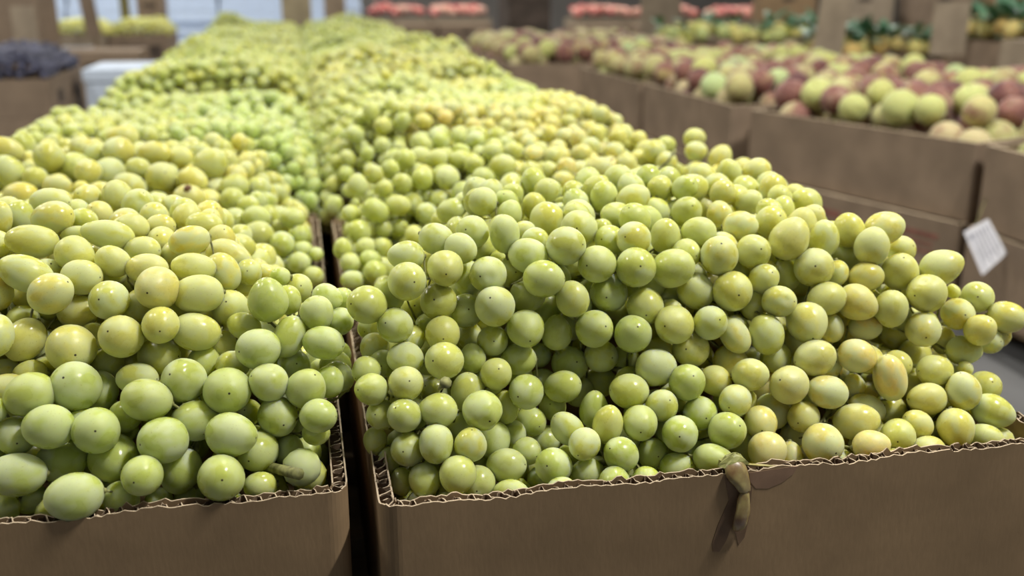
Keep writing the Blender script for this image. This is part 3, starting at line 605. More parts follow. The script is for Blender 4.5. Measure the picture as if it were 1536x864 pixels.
def box_edge(x0, y0):
    def e(x, y): return min(x - x0, x0 + BW - x, y0 + BD - y)
    return e
for key, (X, Y, tab, info, ymax) in NEAR.items():
    rr = random.Random(key)
    y0, pts = PROF[key]
    G = unpack(tab)
    pk = Pack()
    for (p, A, B, ax, b) in G: pk.add(p, (A * B * B) ** (1 / 3) * 0.93)
    ed = box_edge(X, Y)
    def S(x, y, y0=y0, pts=pts, ed=ed, ymax=ymax):
        e = ed(x, y)
        if e < 0.018: return None
        z = interp(y - y0, pts)
        z = min(z, 0.0 + e * 1.5)
        z -= 0.017 if y < ymax else 0.012 + 0.18 * (y - ymax)
        if key == 'R1': z -= 0.022 * math.exp(-((x - .168) / .05) ** 2 - ((y - .575) / .05) ** 2)
        return RIM + z + 0.006 * math.sin(x * 37 + 1.3) * math.sin(y * 41)
    f = fill(pk, X + .02, X + BW - .02, Y + .022, Y + BD - .02, S, 0.0113, rr, (0.0, 0.017, 0.034, 0.052), 4)
    f = [q for q in f if q[0].z > RIM - BH + .02]
    cents = []
    for b in range(len(info)):
        c = Vector(); n = 0
        for g in G:
            if g[4] == b: c += g[0]; n += 1
        cents.append(c / max(1, n))
    groups = [([], []) for _ in info]
    for (p, A, B, ax, b) in G: groups[b][0].append((p, A, B, ax))
    for (p, r, l) in f:
        b = min(range(len(info)), key=lambda k: (cents[k] - p).length)
        ax = rand_axis(rr, normal(S, p.x, p.y)); q = rr.uniform(1.0, 1.16)
        groups[b][0 if l == 0 and p.y > Y + .05 else 1].append((p, r * q, r / math.sqrt(q), ax))
    for b, (lab, tint) in enumerate(info):
        rt = make_bunch(lab, groups[b][0], groups[b][1], tint, rr, 'grape bunches in the four nearest boxes', extra_stem=EXTRA.get((key, b)), dent=0.22 if b in (0, 8) and key == 'R1' else 0.05)

        if key == 'L2' and b == 1:      # the grape with the brown scar
            g = min(G, key=lambda q: (q[0] - cam.location).normalized().angle(SCAR_DIR))
            v = ((cam.location - g[0]).normalized() * 0.55 + Vector((0, 0, 0.85))).normalized()
            pts = []; rs = random.Random(4)
            ax_ = v.orthogonal().normalized(); ay_ = v.cross(ax_)
            rr_ = (g[1] + g[2]) / 2
            ring = [(ax_ * math.cos(a) + ay_ * math.sin(a)) * rs.uniform(.0025, .0062) for a in [k * math.pi / 6 for k in range(12)]]
            def on(w, h): return (v * rr_ * .96 + w).normalized() * (rr_ + h)
            vs = [on(w, -.0015) for w in ring] + [on(w * .85, .0006) for w in ring] + [on(Vector(), .0009)]
            fs = [(k, (k + 1) % 12, 12 + (k + 1) % 12, 12 + k) for k in range(12)] + [(12 + k, 12 + (k + 1) % 12, 24) for k in range(12)]
            put('scar', me_from('scar', vs, fs, M_SCAR, True), rt, g[0] - rt.location)['label'] = 'rough brown scar on one grape'
# ---- the rows behind
def heap_surface(X, Y, W, Dp, H, rr, nb, edge=0.085, z0=-0.004, amp=0.028, lo=(0, 0)):
    bs = [(X + W * (0.15 + .7 * rr.random()), Y + Dp * (0.12 + .76 * rr.random()), rr.uniform(.045, .075), rr.uniform(-.5, 1.0) * amp) for _ in range(nb)]
    def S(x, y):
        e = min(x - X - lo[0], X + W - x - lo[1], y - Y, Y + Dp - y)
        if e < 0.006: return None
        u = min(1, e / edge); u = u * (2 - u)
        z = z0 + (H - z0) * u
        for bx, by, br, ba in bs: z += u * ba * math.exp(-((x - bx) ** 2 + (y - by) ** 2) / (br * br))
        return RIM + z
    return S
SPOT = ['at the left front', 'in the middle front', 'at the right front', 'at the left back', 'in the middle back', 'at the right back']
TINTS = {('right', 2): [T_PALE, T_GOLD, T_GOLD, T_GREEN, T_PALE, T_YEL], ('right', 3): [T_GREEN, T_PALE, T_FRESH, T_GREEN, T_YEL, T_GREEN],
         ('right', 4): [T_OLIVE, T_OLIVE, T_GREEN, T_YEL, T_OLIVE, T_GREEN], ('right', 5): [T_OLIVE, T_GREEN, T_OLIVE, T_GREEN, T_OLIVE, T_GREEN],
         ('left', 2): [T_GREEN, T_GREEN, T_DEEP, T_GREEN, T_GREEN, T_DEEP], ('left', 3): [T_FRESH, T_FRESH, T_DEEP, T_GREEN, T_FRESH, T_FRESH]}
HGT = {('right', 2): .118, ('left', 2): .098, ('right', 3): .10, ('left', 3): .082}
for i in range(2, NR):
    for nm, X, Y in (('right', XR, YR), ('left', XL, YL)):
        rr = random.Random(i * 10 + (nm == 'left'))
        y = Y + i * PITCH
        H = HGT.get((nm, i), 0.105 + rr.uniform(-.012, .014))
        # grapes spill a little over the gap between the rows
        inner = -0.012 - 0.006 * min(i - 2, 4); outer = 0.0 if nm == 'right' else (0.012 if i == 2 else 0.034)
        lo = (inner, outer) if nm == 'right' else (outer, inner)
        S = heap_surface(X, y, BW, BD, H, rr, 9, lo=lo, edge=0.085 if i == 2 else 0.075)
        pk = Pack()
        near = i < 4
        f = fill(pk, X + min(0, lo[0]), X + BW - min(0, lo[1]), y, y + BD, S, 0.0113 if i < 8 else 0.0125, rr, (0.0, 0.016, 0.032) if near else ((0, .016) if i < 7 else (0, .018)), 4 if near else 3)
        gr = [([], []) for _ in range(6)]
        for (p, r, l) in f:
            u = (p.x - X) / BW * 3 + 0.35 * math.sin(p.y * 30); v = (p.y - y) / BD * 2 + 0.3 * math.sin(p.x * 27)
            b = max(0, min(2, int(u))) + 3 * max(0, min(1, int(v)))
            ax = rand_axis(rr, normal(S, p.x, p.y)); q = rr.uniform(1.0, 1.2)
            gr[b][0 if near and l == 0 else 1].append((p, r * q, r / math.sqrt(q), ax))
        tt = TINTS.get((nm, i), [(0.44, 0.50, 0.13), (0.48, 0.53, 0.17), (0.50, 0.50, 0.13), (0.42, 0.50, 0.13), (0.48, 0.53, 0.17), (0.44, 0.50, 0.12)])
        for b in range(6):
            if near:
                col = {T_GOLD: 'golden yellow', T_OLIVE: 'olive brown', T_DEEP: 'darker green', T_YEL: 'yellowish', T_FRESH: 'fresh green', T_PALE: 'pale green'}.get(tt[b], 'light green')
                lab = f'{col} grape bunch {SPOT[b]} of the {ORD[i]} box in the {nm} row'; grp = 'grape bunches in the third and fourth boxes'
            else:
                lab = f'blurred green grape bunch {SPOT[b]} of the {ORD[i]} box in the {nm} row'; grp = f'grape bunches in the {ORD[i]} {nm} box'
            make_bunch(lab, gr[b][0], gr[b][1], tt[b], rr, grp, G_MID, 0.0, deep_me=ICO2 if i < 6 else ICO1, stems=near)

# ------------------------------------------------------------------ dried grape and juice stain on the front right box
M_SKIN, nt, p = mat('squashed_skin')
tc = N(nt, 'ShaderNodeTexCoord'); nz = noise(nt, tc.outputs['Object'], 90, 4)
L(nt, mixc(nt, ramp(nt, nz.outputs[0], 0.35, 0.65), (0.17, 0.085, 0.03), (0.40, 0.33, 0.13)), p.inputs['Base Color'])
p.inputs['Roughness'].default_value = 0.36; p.inputs['Transmission Weight'].default_value = 0.1; p.inputs['Subsurface Weight'].default_value = 0.4; p.inputs['Subsurface Radius'].default_value = (1, .7, .3); p.inputs['Subsurface Scale'].default_value = .004
M_STAIN = simple('juice_stain', (0.185, 0.115, 0.068), 0.6, 0.12, 60)
M_STAIN2 = simple('pinkish_juice_stain', (0.265, 0.165, 0.105), 0.6, 0.12, 60)
def lump(pts, rads, seed, n=14, flat=0.42, jit_=0.34):
    rr = random.Random(seed); vs = []; fs = []
    for i, (p_, r_) in enumerate(zip(pts, rads)):
        for k in range(n):
            a = 2 * math.pi * k / n; q = r_ * (1 + rr.uniform(-jit_, jit_))
            vs.append((p_[0] + q * math.cos(a), p_[1] + q * flat * math.sin(a), p_[2] + rr.uniform(-.0006, .0006)))
    for i in range(len(pts) - 1):
        for k in range(n):
            k2 = (k + 1) % n; fs.append((i * n + k, i * n + k2, (i + 1) * n + k2, (i + 1) * n + k))
    fs.append(tuple(range(n))[::-1]); fs.append(tuple((len(pts) - 1) * n + k for k in range(n)))
    return vs, fs
fy = YR
sq = thing('squashed_grape', (0.246, fy - 0.002, RIM - 0.045), 'brown squashed grape drying over the front rim of the right box', 'grape')
def rel(pts): return [(x - 0.246, y - (fy - 0.002), z + 0.045) for x, y, z in pts]
vs, fs = lump(rel([(0.2435, fy + .004, .0075), (0.2425, fy + .002, .0055), (0.2425, fy - .0005, .001), (0.2445, fy - .002, -.004), (0.2475, fy - .003, -.0085), (0.2485, fy - .0035, -.0125)]), [.002, .0055, .0075, .0068, .0050, .0036], 3)
o = put('flesh', me_from('flesh', vs, fs, M_SKIN, True), sq)
sm = o.modifiers.new('smooth', 'SUBSURF'); sm.levels = 1; sm.render_levels = 1
vs, fs = lump(rel([(0.2485, fy - .003, -.0105), (0.2478, fy - .004, -.017), (0.2472, fy - .0048, -.024), (0.2470, fy - .0045, -.031), (0.2468, fy - .003, -.037), (0.2465, fy - .001, -.040)]), [.0030, .0042, .0050, .0058, .0040, .0012], 5)
o = put('skin', me_from('skin', vs, fs, M_SKIN, True), sq); o['label'] = 'hanging olive brown grape skin'
sm = o.modifiers.new('smooth', 'SUBSURF'); sm.levels = 1; sm.render_levels = 1
vs, fs = lump(rel([(0.244, fy + .006, .004), (0.253, fy + .004, .0022), (0.262, fy + .0025, .0016), (0.271, fy + .0015, .0006)]), [.003, .0032, .0024, .001], 8)
put('pulp', me_from('pulp', vs, fs, simple('dried_pulp', (0.42, 0.36, 0.12), 0.35, 0.2, 90), True), sq)
def decal(name, poly, m, off):
    n = len(poly)
    vs = [(x - 0.246, -off + 0.002, z + 0.045) for x, z in poly] + [(x - 0.246, 0.002, z + 0.045) for x, z in poly]
    fs = [tuple(range(n))] + [((i + 1) % n, i, n + i, n + (i + 1) % n) for i in range(n)]
    put(name, me_from(name, vs, fs, m), sq)
vs, fs = lump(rel([(0.2425, fy + .004, .0035), (0.2420, fy + .004, .0065), (0.2435, fy + .005, .0092), (0.2440, fy + .005, .0105)]), [.0085, .0075, .0045, .0015], 15)
put('flake', me_from('flake', vs, fs, simple('pale_green_flake', (0.36, 0.36, 0.12), 0.4, 0.25, 120), False), sq)['label'] = 'pale green flake of grape on the rim'
decal('stain', [(.2365, -.003), (.2475, -.009), (.2545, -.010), (.2545, -.030), (.252, -.045), (.2485, -.050), (.246, -.042), (.243, -.036), (.240, -.046), (.236, -.053), (.232, -.052), (.231, -.046), (.234, -.034), (.240, -.018)], M_STAIN, 0.0003)
decal('pink_stain', [(.252, -.0010), (.262, -.0005), (.275, .0000), (.284, .0002), (.281, -.005), (.274, -.010), (.265, -.013), (.257, -.012), (.253, -.007)], M_STAIN2, 0.00025)

# ------------------------------------------------------------------ peaches
def peach_mat(name, island):
    m, nt, p = mat(name)
    oi = N(nt, 'ShaderNodeObjectInfo'); tc = N(nt, 'ShaderNodeTexCoord')
    if island:
        g = N(nt, 'ShaderNodeNewGeometry'); rnd = g.outputs['Random Per Island']
    else: rnd = oi.outputs['Random']
    cx = N(nt, 'ShaderNodeCombineXYZ'); L(nt, math_(nt, 'MULTIPLY', rnd, 53.0), cx.inputs[0]); L(nt, math_(nt, 'MULTIPLY', rnd, 17.0), cx.inputs[2])
    off = N(nt, 'ShaderNodeVectorMath', operation='ADD'); L(nt, tc.outputs['Object'], off.inputs[0]); L(nt, cx.outputs[0], off.inputs[1])
    k = 28.0 if island else 1.0
    n1 = noise(nt, off.outputs[0], 0.85 * k, 3.0); n2 = noise(nt, off.outputs[0], 6 * k, 3)
    if island:
        c0 = mixc(nt, ramp(nt, math_(nt, 'FRACT', math_(nt, 'MULTIPLY', rnd, 7.3)), 0, 1), (0.50, 0.52, 0.20), (0.55, 0.44, 0.26))
        amt = math_(nt, 'FRACT', math_(nt, 'MULTIPLY', rnd, 11.1))
    else:
        c0 = oi.outputs['Color']; amt = oi.outputs['Alpha']
    f = math_(nt, 'ADD', n1.outputs[0], ramp(nt, amt, 0, 1, -0.42, 0.42))
    blush = mixc(nt, ramp(nt, n2.outputs[0], .3, .7), (0.18, 0.06, 0.052), (0.33, 0.165, 0.125))
    c = mixc(nt, ramp(nt, f, 0.40, 0.64), c0, blush)
    c = mixc(nt, ramp(nt, f, 0.72, 0.95, 0, 0.85), c, (0.085, 0.022, 0.03))
    L(nt, c, p.inputs['Base Color']); p.inputs['Roughness'].default_value = 0.6
    p.inputs['Sheen Weight'].default_value = 0.25; p.inputs['Sheen Roughness'].default_value = 0.5
    p.inputs['Specular IOR Level'].default_value = 0.25
    p.inputs['Subsurface Weight'].default_value = 0.2; p.inputs['Subsurface Radius'].default_value = (1, .5, .25); p.inputs['Subsurface Scale'].default_value = .008
    return m
M_NECT, nt, p = mat('nectarine_skin')
oi = N(nt, 'ShaderNodeObjectInfo'); tc = N(nt, 'ShaderNodeTexCoord'); nz = noise(nt, tc.outputs['Object'], 1.6, 3)
L(nt, mixc(nt, ramp(nt, nz.outputs[0], .42, .68), oi.outputs['Color'], (0.80, 0.52, 0.40)), p.inputs['Base Color']); p.inputs['Roughness'].default_value = 0.25
M_PEACH = peach_mat('peach_skin', False); M_PEACHES = peach_mat('peach_skin_heap', True)
def peach_mesh(seed):
    vs, fs = uvs(24, 16); rr = random.Random(seed); out = []
    for v in vs:
        p_ = Vector(v); a = math.atan2(p_.y, p_.x); s = math.hypot(p_.x, p_.y)
        k = 1 - 0.085 * math.exp(-(a / 0.22) ** 2) * min(1, s * 1.4) + 0.015 * math.sin(2 * a + seed)
        k *= 1 - 0.22 * math.exp(-(s / 0.22) ** 2) * (1 if p_.z > 0 else 0.1)
        if p_.z < -0.9: k *= 1.03
        out.append(p_ * k)
    return me_from('peach', out, fs, M_PEACH, True)
P_ME = [peach_mesh(s) for s in (1, 2, 3)]
_ss, _sf = [], []
sb = MB(); sb.tube([(0, 0, 0.70), (0.02, 0, 0.84)], [0.10, 0.05], 6)
STALK = sb.mesh('stalk', M_STEM)

PB = [  # x, y, rotation, name : boxes on the peach tables, x,y = the corner nearest to us, long side runs back
    (1.222, 1.022, -2.2, 'the nearest peach box at the right edge'),
    (1.243, 1.660, 17.7, 'the angled peach box with the shadowed corner'),
    (1.045, 2.335, 1.5, 'the third peach box along the aisle'),
    (1.025, 2.985, 1.5, 'the fourth peach box along the aisle'),
    (0.790, 3.800, 0.0, 'the peach box standing out into the aisle'),
    (0.790, 4.450, 0.0, 'the far peach box behind the jutting one'),
    (1.660, 0.96, -2.6, 'the second rank box nearest us'),
    (1.662, 1.800, 17.7, 'the angled box of the second rank'),
    (1.468, 2.480, 1.5, 'the third box of the second rank'),
    (1.450, 3.130, 1.5, 'the fourth box of the second rank'),
    (1.215, 3.850, 0.0, 'the fifth box of the second rank'),
    (1.215, 4.500, 0.0, 'the last box of the second rank')]
PW, PD, PH = 0.405, 0.62, 0.155
def pallet(x, y, rz, label):
    t = thing('pallet', (x, y, 0), label, 'pallet', 'pallets under the peach boxes', math.radians(rz))
    hh = RIM - 2 * PH - 0.001
    for k in range(5):
        mb = MB(); mb.box((0.0 + k * .082, 0, hh - .014), (.072 + k * .082, PD, hh)); mb.build('plank', M_WOOD, t)
    for k in range(3):
        mb = MB(); mb.box((.01, .02 + k * .26, 0), (.39, .08 + k * .26, hh - .014)); mb.build('bearer', M_WOOD, t)
PCOL = [('yellow-green', (0.54, 0.56, 0.20), (0.0, 0.2)), ('pale green', (0.47, 0.57, 0.26), (0.0, 0.15)), ('red-blushed', (0.56, 0.47, 0.20), (0.55, 0.75)),
        ('mottled', (0.54, 0.50, 0.22), (0.36, 0.5)), ('dark red', (0.5, 0.3, 0.15), (0.85, 1.0)), ('dusky pink', (0.50, 0.34, 0.24), (0.6, 0.8))]
camP = Vector((0, 0, RIM + .28)); cy_, sy_ = math.cos(math.radians(11.825)), math.sin(math.radians(11.825))
def side(p): return ((p.x * cy_ - p.y * sy_) / max(.1, (p.x * sy_ + p.y * cy_)))
allp = []
tops = []
for bi, (x, y, rz, where) in enumerate(PB):
    rr = random.Random(100 + bi)
    levels = 2
    pallet(x, y, rz, f'low wooden pallet under {where}')
    for lv in range(levels):
        zt = RIM - lv * PH
        pres = ['kraft peach box with a plain wall, ', 'lower kraft box stacked under ', 'bottom kraft box stacked under '][lv]
        if lv == 0: lab = f'kraft cardboard box of peaches, {where}'
        else: lab = f'{["", "middle", "bottom"][lv]} kraft box stacked under {where}'
        ex = 0.0 if lv == 0 else 0.014
        c_, s_ = math.cos(math.radians(-rz)), math.sin(math.radians(-rz))
        r_ = thing('peach_box', (x - ex, y - ex * .3, zt - PH), lab, 'box', 'boxes of the peach display', math.radians(rz))
        box_parts(r_, PW + 2 * ex, PD + ex * .6, PH - 0.002, False, 0.008, M_KRAFT2, 0.008)
        if lv and bi in (0, 1):
            tops.append((bi, lv, r_))
    # heap
    rzr = math.radians(rz)
    S0 = heap_surface(0, 0, PW, PD, 0.045, rr, 5, edge=0.11, z0=0.0, amp=0.02)
    pk = Pack(0.09)
    f = fill(pk, 0.042, PW - .042, 0.042, PD - .042, lambda a, b: S0(a, b) - RIM, 0.0365, rr, (0.0, 0.045), 5)
    M = Matrix.Translation((x, y, RIM)) @ Matrix.Rotation(rzr, 4, 'Z')
    for (p_, r_, l) in f:
        allp.append((M @ p_, r_, l, bi))
def dist(q): return (q[0] - camP).length
tp = sorted([q for q in allp if q[2] == 0], key=lambda q: dist(q) + (1.5 if q[0].y < 1.35 else 0))
single, rest = tp[:285], tp[285:]
byk = {}
for q in single:
    rr = random.Random(int(q[0].x * 1e4) * 7 + int(q[0].y * 1e4))
    w = rr.choices(range(6), (17, 6, 20, 22, 15, 20))[0]
    byk.setdefault((q[3], w), []).append((q, rr))
OR2 = ['first', 'second', 'third', 'fourth', 'fifth', 'sixth', 'seventh', 'eighth', 'ninth', 'tenth', 'eleventh', 'twelfth', 'thirteenth', 'fourteenth', 'fifteenth', 'sixteenth', 'seventeenth', 'eighteenth', 'nineteenth', 'twentieth']
PSH = ['the nearest right-edge peach box', 'the angled peach box', 'the third aisle peach box', 'the fourth aisle peach box', 'the jutting peach box', 'the box behind the jutting one',
       'the nearest second-rank box', 'the angled second-rank box', 'the third second-rank box', 'the fourth second-rank box', 'the fifth second-rank box', 'the last second-rank box']
for (bi, w), lst in byk.items():
    nm, colr, (a0, a1) = PCOL[w]
    lst.sort(key=lambda t: side(t[0][0]))
    for k, ((p_, r_, l, b_), rr) in enumerate(lst):
        n_ = len(lst)
        if n_ == 1: lab = f'the only {nm} peach in {PSH[bi]}'
        else: lab = f'{OR2[k]} {nm} peach from the left in {PSH[bi]}'
        q = axis_rot(rand_axis(rr, Vector((0, 0, .4))), rr)
        if p_.y < 2.3:
            t = thing('peach', p_, lab, 'peach', 'peaches heaped in the kraft boxes')
            o = put('fruit', rr.choice(P_ME), t, (0, 0, 0), q, (r_, r_, r_ * .96)); put('stalk', STALK, t, (0, 0, 0), q, (r_, r_, r_))
        else:
            o = put('peach', rr.choice(P_ME), None, p_, q, (r_, r_, r_ * .96))
            tag(o, lab, 'peach', 'peaches heaped in the kraft boxes')
        o.color = (*jit(colr, rr, .06)[:3], rr.uniform(a0, a1))
xf = []
rr = random.Random(5)
for (p_, r_, l, b_) in rest + [q for q in allp if q[2] == 1]:
    xf.append(Matrix.Translation(p_) @ rand_axis(rr).to_track_quat('Z', 'Y').to_matrix().to_4x4() @ Matrix.Scale(r_, 4))
tag(joined('peaches', ICO3 if len(xf) < 500 else ICO2, xf, M_PEACHES), 'peaches lying underneath and at the far end of the peach boxes', 'peaches', kind='stuff')

# red print and white tag on the stack
for bi, lv, r_ in tops:
    if bi == 1 and lv == 1:
        mb = MB()
        for k, (a, b, z0, z1) in enumerate(((.05, .17, .112, .122), (.06, .14, .096, .102), (.05, .16, .080, .086), (.30, .44, .105, .120), (.32, .42, .085, .093))):
            mb.box((-0.0006, a, z0), (0.001, b, z1))
        mb.build('print', M_RED, r_)
def sheet(name, q, th, m, parent, base):
    a, b, c, d = [Vector(v) - Vector(base) for v in q]
    n = (b - a).cross(d - a).normalized() * th
    vs = [a, b, c, d, a + n, b + n, c + n, d + n]
    return put(name, me_from(name, vs, [(0, 3, 2, 1), (4, 5, 6, 7), (0, 1, 5, 4), (1, 2, 6, 5), (2, 3, 7, 6), (3, 0, 4, 7)], m), parent)
TQ = [Vector((1.1504, 1.5431, RIM - 0.1413)), Vector((1.1950, 1.5407, RIM - 0.1184)), Vector((1.2243, 1.5163, RIM - 0.1779)), Vector((1.1785, 1.5142, RIM - 0.2158))]
tg = thing('paper_tag', TQ[3], 'white printed paper tag hanging tilted on the peach box stack', 'tag')
sheet('paper', [TQ[0], TQ[3], TQ[2], TQ[1]], 0.0005, M_WHITE, tg, TQ[3])
nrm = (TQ[3] - TQ[0]).cross(TQ[1] - TQ[0]).normalized()
def tq(u, v): return TQ[0] + (TQ[1] - TQ[0]) * u + (TQ[3] - TQ[0]) * v + nrm * 0.0012 + ((TQ[2] - TQ[1]) - (TQ[3] - TQ[0])) * (u * v)
mb = MB()
for k in range(6):
    u = 0.16 + k * 0.14
    e = 0.93 if k % 2 == 0 else 0.80
    v0 = 0.10 if k else 0.30
    while v0 < e:
        v1 = min(e, v0 + 0.10 + 0.05 * ((k * 3 + int(v0 * 20)) % 3))
        a, b, c, d = tq(u, v0), tq(u + .045, v0), tq(u + .045, v1), tq(u, v1)
        mb.add([a - TQ[3], b - TQ[3], c - TQ[3], d - TQ[3]], [(0, 1, 2, 3)]); v0 = v1 + 0.03
a = [tq(.08, .12), tq(.24, .12), tq(.24, .24), tq(.08, .24)]; mb.add([v - TQ[3] for v in a], [(0, 1, 2, 3)])
mb.build('print', M_INK, tg)
mb = MB(); mb.tube([TQ[0] * .5 + TQ[1] * .5 - TQ[3], Vector((1.245, 1.62, RIM - .10)) - TQ[3], Vector((1.25, 1.63, RIM - .06)) - TQ[3]], 0.0008, 4)
mb.build('string', M_STEM, tg)
wb = MB(); wb.tube([(0, 0, 0), (0.003, 0, 0.012), (0.001, 0, 0.026)], [0.006, 0.008, 0.005], 8)
tag(wb.build('paper_scrap', M_WHITE, None, (1.262, 1.585, RIM - .285)), 'small crumpled white scrap below the printed tag', 'scrap')

# ------------------------------------------------------------------ the hall behind
M_TAPE = simple('packing_tape', (0.40, 0.30, 0.19), 0.35, 0.06, 20)
def carton(x, y, z, w, d, h, label, group, m=None, rz=0.0, name='carton'):
    """closed carton: body, lid flaps with a gap, tape, hand holes"""
    top = z + h - .085; z = max(0.0, z - .085); h = top - z
    root = thing(name, (x, y, z), label, 'box', group, rz)
    m = m or M_KRAFT2
    mb = MB(); mb.box((0, 0, 0), (w, d, h - .006)); mb.build('body', m, root)
    for k in (0, 1):
        mb = MB(); mb.box((0.001, d * .5 * k + .002, h - .006), (w - .001, d * .5 * (k + 1) - .002, h)); mb.build('flap', m, root)
    mb = MB(); mb.box((w * .02, d / 2 - .025, h), (w * .98, d / 2 + .025, h + .0008)); mb.build('tape', M_TAPE, root)
    for s in (0, 1):
        mb = MB(); mb.box((w / 2 - .045, -.0012 if s == 0 else d, h * .62), (w / 2 + .045, 0.0 if s == 0 else d + .0012, h * .62 + .03)); mb.build('hand_hole', M_DARK, root)
    return root
def foam_box(x, y, z, w, d, h, label, group, rz=0.0):
    root = thing('foam_box', (x, y, z), label, 'box', group, rz)
    lid = min(.04, h * .3)
    mb = MB(); mb.box((0.006, 0.006, 0), (w - .006, d - .006, h - lid - .003)); mb.build('body', M_FOAM, root)
    mb = MB(); mb.box((0, 0, h - lid), (w, d, h)); mb.box((.012, .012, h - lid - .004), (w - .012, d - .012, h - lid)); mb.build('lid', M_FOAM, root)
    return root
def sign(x, y, z0, z1, w, label, lean=0.0, rz=0.0, m=None, lx=0.0):
    z0 -= .085; z1 -= .085
    t = thing('cardboard_sign', (x, y, 0), label, 'sign', None, rz)
    mb = MB(); M = Matrix.Translation((0, 0, z0)) @ Matrix.Rotation(lean, 4, 'X') @ Matrix.Rotation(lx, 4, 'Y')
    mb.box((-w / 2, -.004, 0), (w / 2, .004, z1 - z0), 0, M); mb.build('board', m or M_KRAFT3, t)
    mb = MB(); mb.box((-.012, .005, -z0), (.012, .022, (z1 - z0) * .5), 0, Matrix.Translation((0, 0, z0))); mb.build('stake', M_WOOD, t)
    return t

# dark grapes on the stack at the left
M_DGRAPE = simple('dark_grape_skin', (0.075, 0.078, 0.135), 0.5, 0.3, 20, 0.5)
for lv in range(3):
    for k, xx in enumerate((-1.62, -1.20)):
        zt = RIM - lv * 0.1215
        r_ = thing('dark_grape_box', (xx, 3.48, zt - .1215), f'{["top", "middle", "bottom"][lv]} kraft box of the dark grape stack, {["outer", "aisle"][k]} column', 'box', 'boxes of the dark grape stack')
        box_parts(r_, 0.415, 0.52, 0.120, False, 0.008, M_KRAFT2, 0.008)
        if lv < 2:
            for yy in (.12, .36):
                mb = MB(); mb.box((0.4148, yy, .03), (0.4165, yy + .07, .075)); mb.build('hand_hole', M_DARK, r_)
for k, xx in enumerate((-1.62, -1.20)):
    rr = random.Random(300 + k); S = heap_surface(xx, 3.48, .415, .52, .075, rr, 6, .1, 0.02, .02)
    pk = Pack(); f = fill(pk, xx, xx + .415, 3.48, 4.0, S, .0125, rr, (0, .018), 3)
    gr = {}
    for (p_, r__, l) in f:
        gr.setdefault((p_.x > xx + .2, p_.y > 3.74), []).append((p_, r__ * 1.08, r__, rand_axis(rr)))
    for (a, b), g in gr.items():
        cxy = sum((q[0] for q in g), Vector()) / len(g); cxy.z = min(q[0].z for q in g)
        t = thing('dark_grape_bunch', cxy, f'dark blue grape bunch, {"back" if b else "front"} {"right" if a else "left"} in the {["outer", "aisle side"][k]} box of the left stack', 'grapes', 'dark grape bunches')
        xf = [Matrix.Translation(q[0] - cxy) @ axis_rot(q[3], rr).to_matrix().to_4x4() @ Matrix.Diagonal((q[2], q[2], q[1], 1)) for q in g]
        o = joined('grapes', ICO2, xf, M_DGRAPE, t); o['kind'] = 'stuff'
        mb = MB(); mb.tube([(0, 0, .01), (.01, .01, .04), (.03, .03, .07)], [.003, .0025, .003]); mb.build('stem', M_STEM, t)
# white foam boxes beside the left row
foam_box(-.745, 3.81, .16, .29, .40, .205, 'white foam box with lid beside the left grape row, upper one', 'foam boxes by the left row')
foam_box(-.745, 3.81, .0, .29, .40, .158, 'white foam box underneath, standing on the floor by the left row', 'foam boxes by the left row')
# carton stack and boards at the far left
q = [('lower', 0.0), ('second', .25), ('third', .50)]
for nm_, z in q:
    carton(-1.545, 4.62, z, .50, .36, .248, f'{nm_} closed carton in the stack behind the dark grapes', 'cartons behind the dark grapes')
carton(-1.03, 4.66, 0.0, .36, .34, .26, 'lower carton standing right of the stack behind the dark grapes', 'cartons behind the dark grapes')
carton(-1.03, 4.66, .262, .36, .34, .20, 'upper carton standing right of the stack behind the dark grapes', 'cartons behind the dark grapes')
sign(-1.015, 4.25, .475, .66, .085, 'blank cardboard sign standing over the dark grapes at the left edge')

# pale green grapes on boxes, far left
for k in range(4):
    x = -2.25 + k * .37
    for lv in range(2):
        r_ = thing('grape_box', (x, 6.75, RIM - .182 * (lv + 1)), f'{["top", "bottom"][lv]} box of the {ORD[k].replace("front", "first")} pale grape stack at the far left', 'box', 'boxes of the far left grapes')
        box_parts(r_, .36, .5, .180, False, .008, M_KRAFT2 if k % 2 else M_KRAFT3, .008)
        if lv == 0:
            mb = MB(); mb.box((.05, -.0012, .03), (.31, 0, .11)); mb.build('print', M_WHITE if k in (1, 2) else M_DARK, r_)
    rr = random.Random(400 + k); S = heap_surface(x, 6.75, .36, .5, .07, rr, 5, .1, .01, .015)
    pk = Pack(); f = fill(pk, x, x + .36, 6.75, 7.25, S, .0135, rr, (0, .02), 3)
    for a in (0, 1):
        g = [(p_, r__ * 1.1, r__, rand_axis(rr)) for (p_, r__, l) in f if (p_.y > 7.0) == bool(a)]
        make_bunch(f'{"rear" if a else "front"} pale green grape bunch on the {ORD[k].replace("front", "first")} stack at the far left', [], g, T_YEL, rr, 'far left grape bunches', deep_me=ICO1)
sign(-1.165, 6.45, .45, .68, .085, 'narrow brown cardboard sign leaning left before the far pale grapes', 0, 0, M_KRAFT2, -0.10)
sign(-1.062, 7.0, .52, .70, .06, 'small olive cardboard sign behind the far pale grapes', 0, 0, simple('olive_board', (.22, .19, .08), .8, .1))
carton(-1.075, 7.6, .0, .17, .3, .42, 'tall narrow lower carton before the white foam stack', 'cartons by the foam stack'); carton(-1.075, 7.6, .422, .17, .3, .27, 'tall narrow upper carton before the white foam stack', 'cartons by the foam stack')
carton(-2.45, 7.6, .0, .45, .4, .40, 'lower carton at the far left edge behind the pale grapes', 'cartons by the foam stack'); carton(-2.45, 7.6, .402, .45, .4, .35, 'upper carton at the far left edge behind the pale grapes', 'cartons by the foam stack')
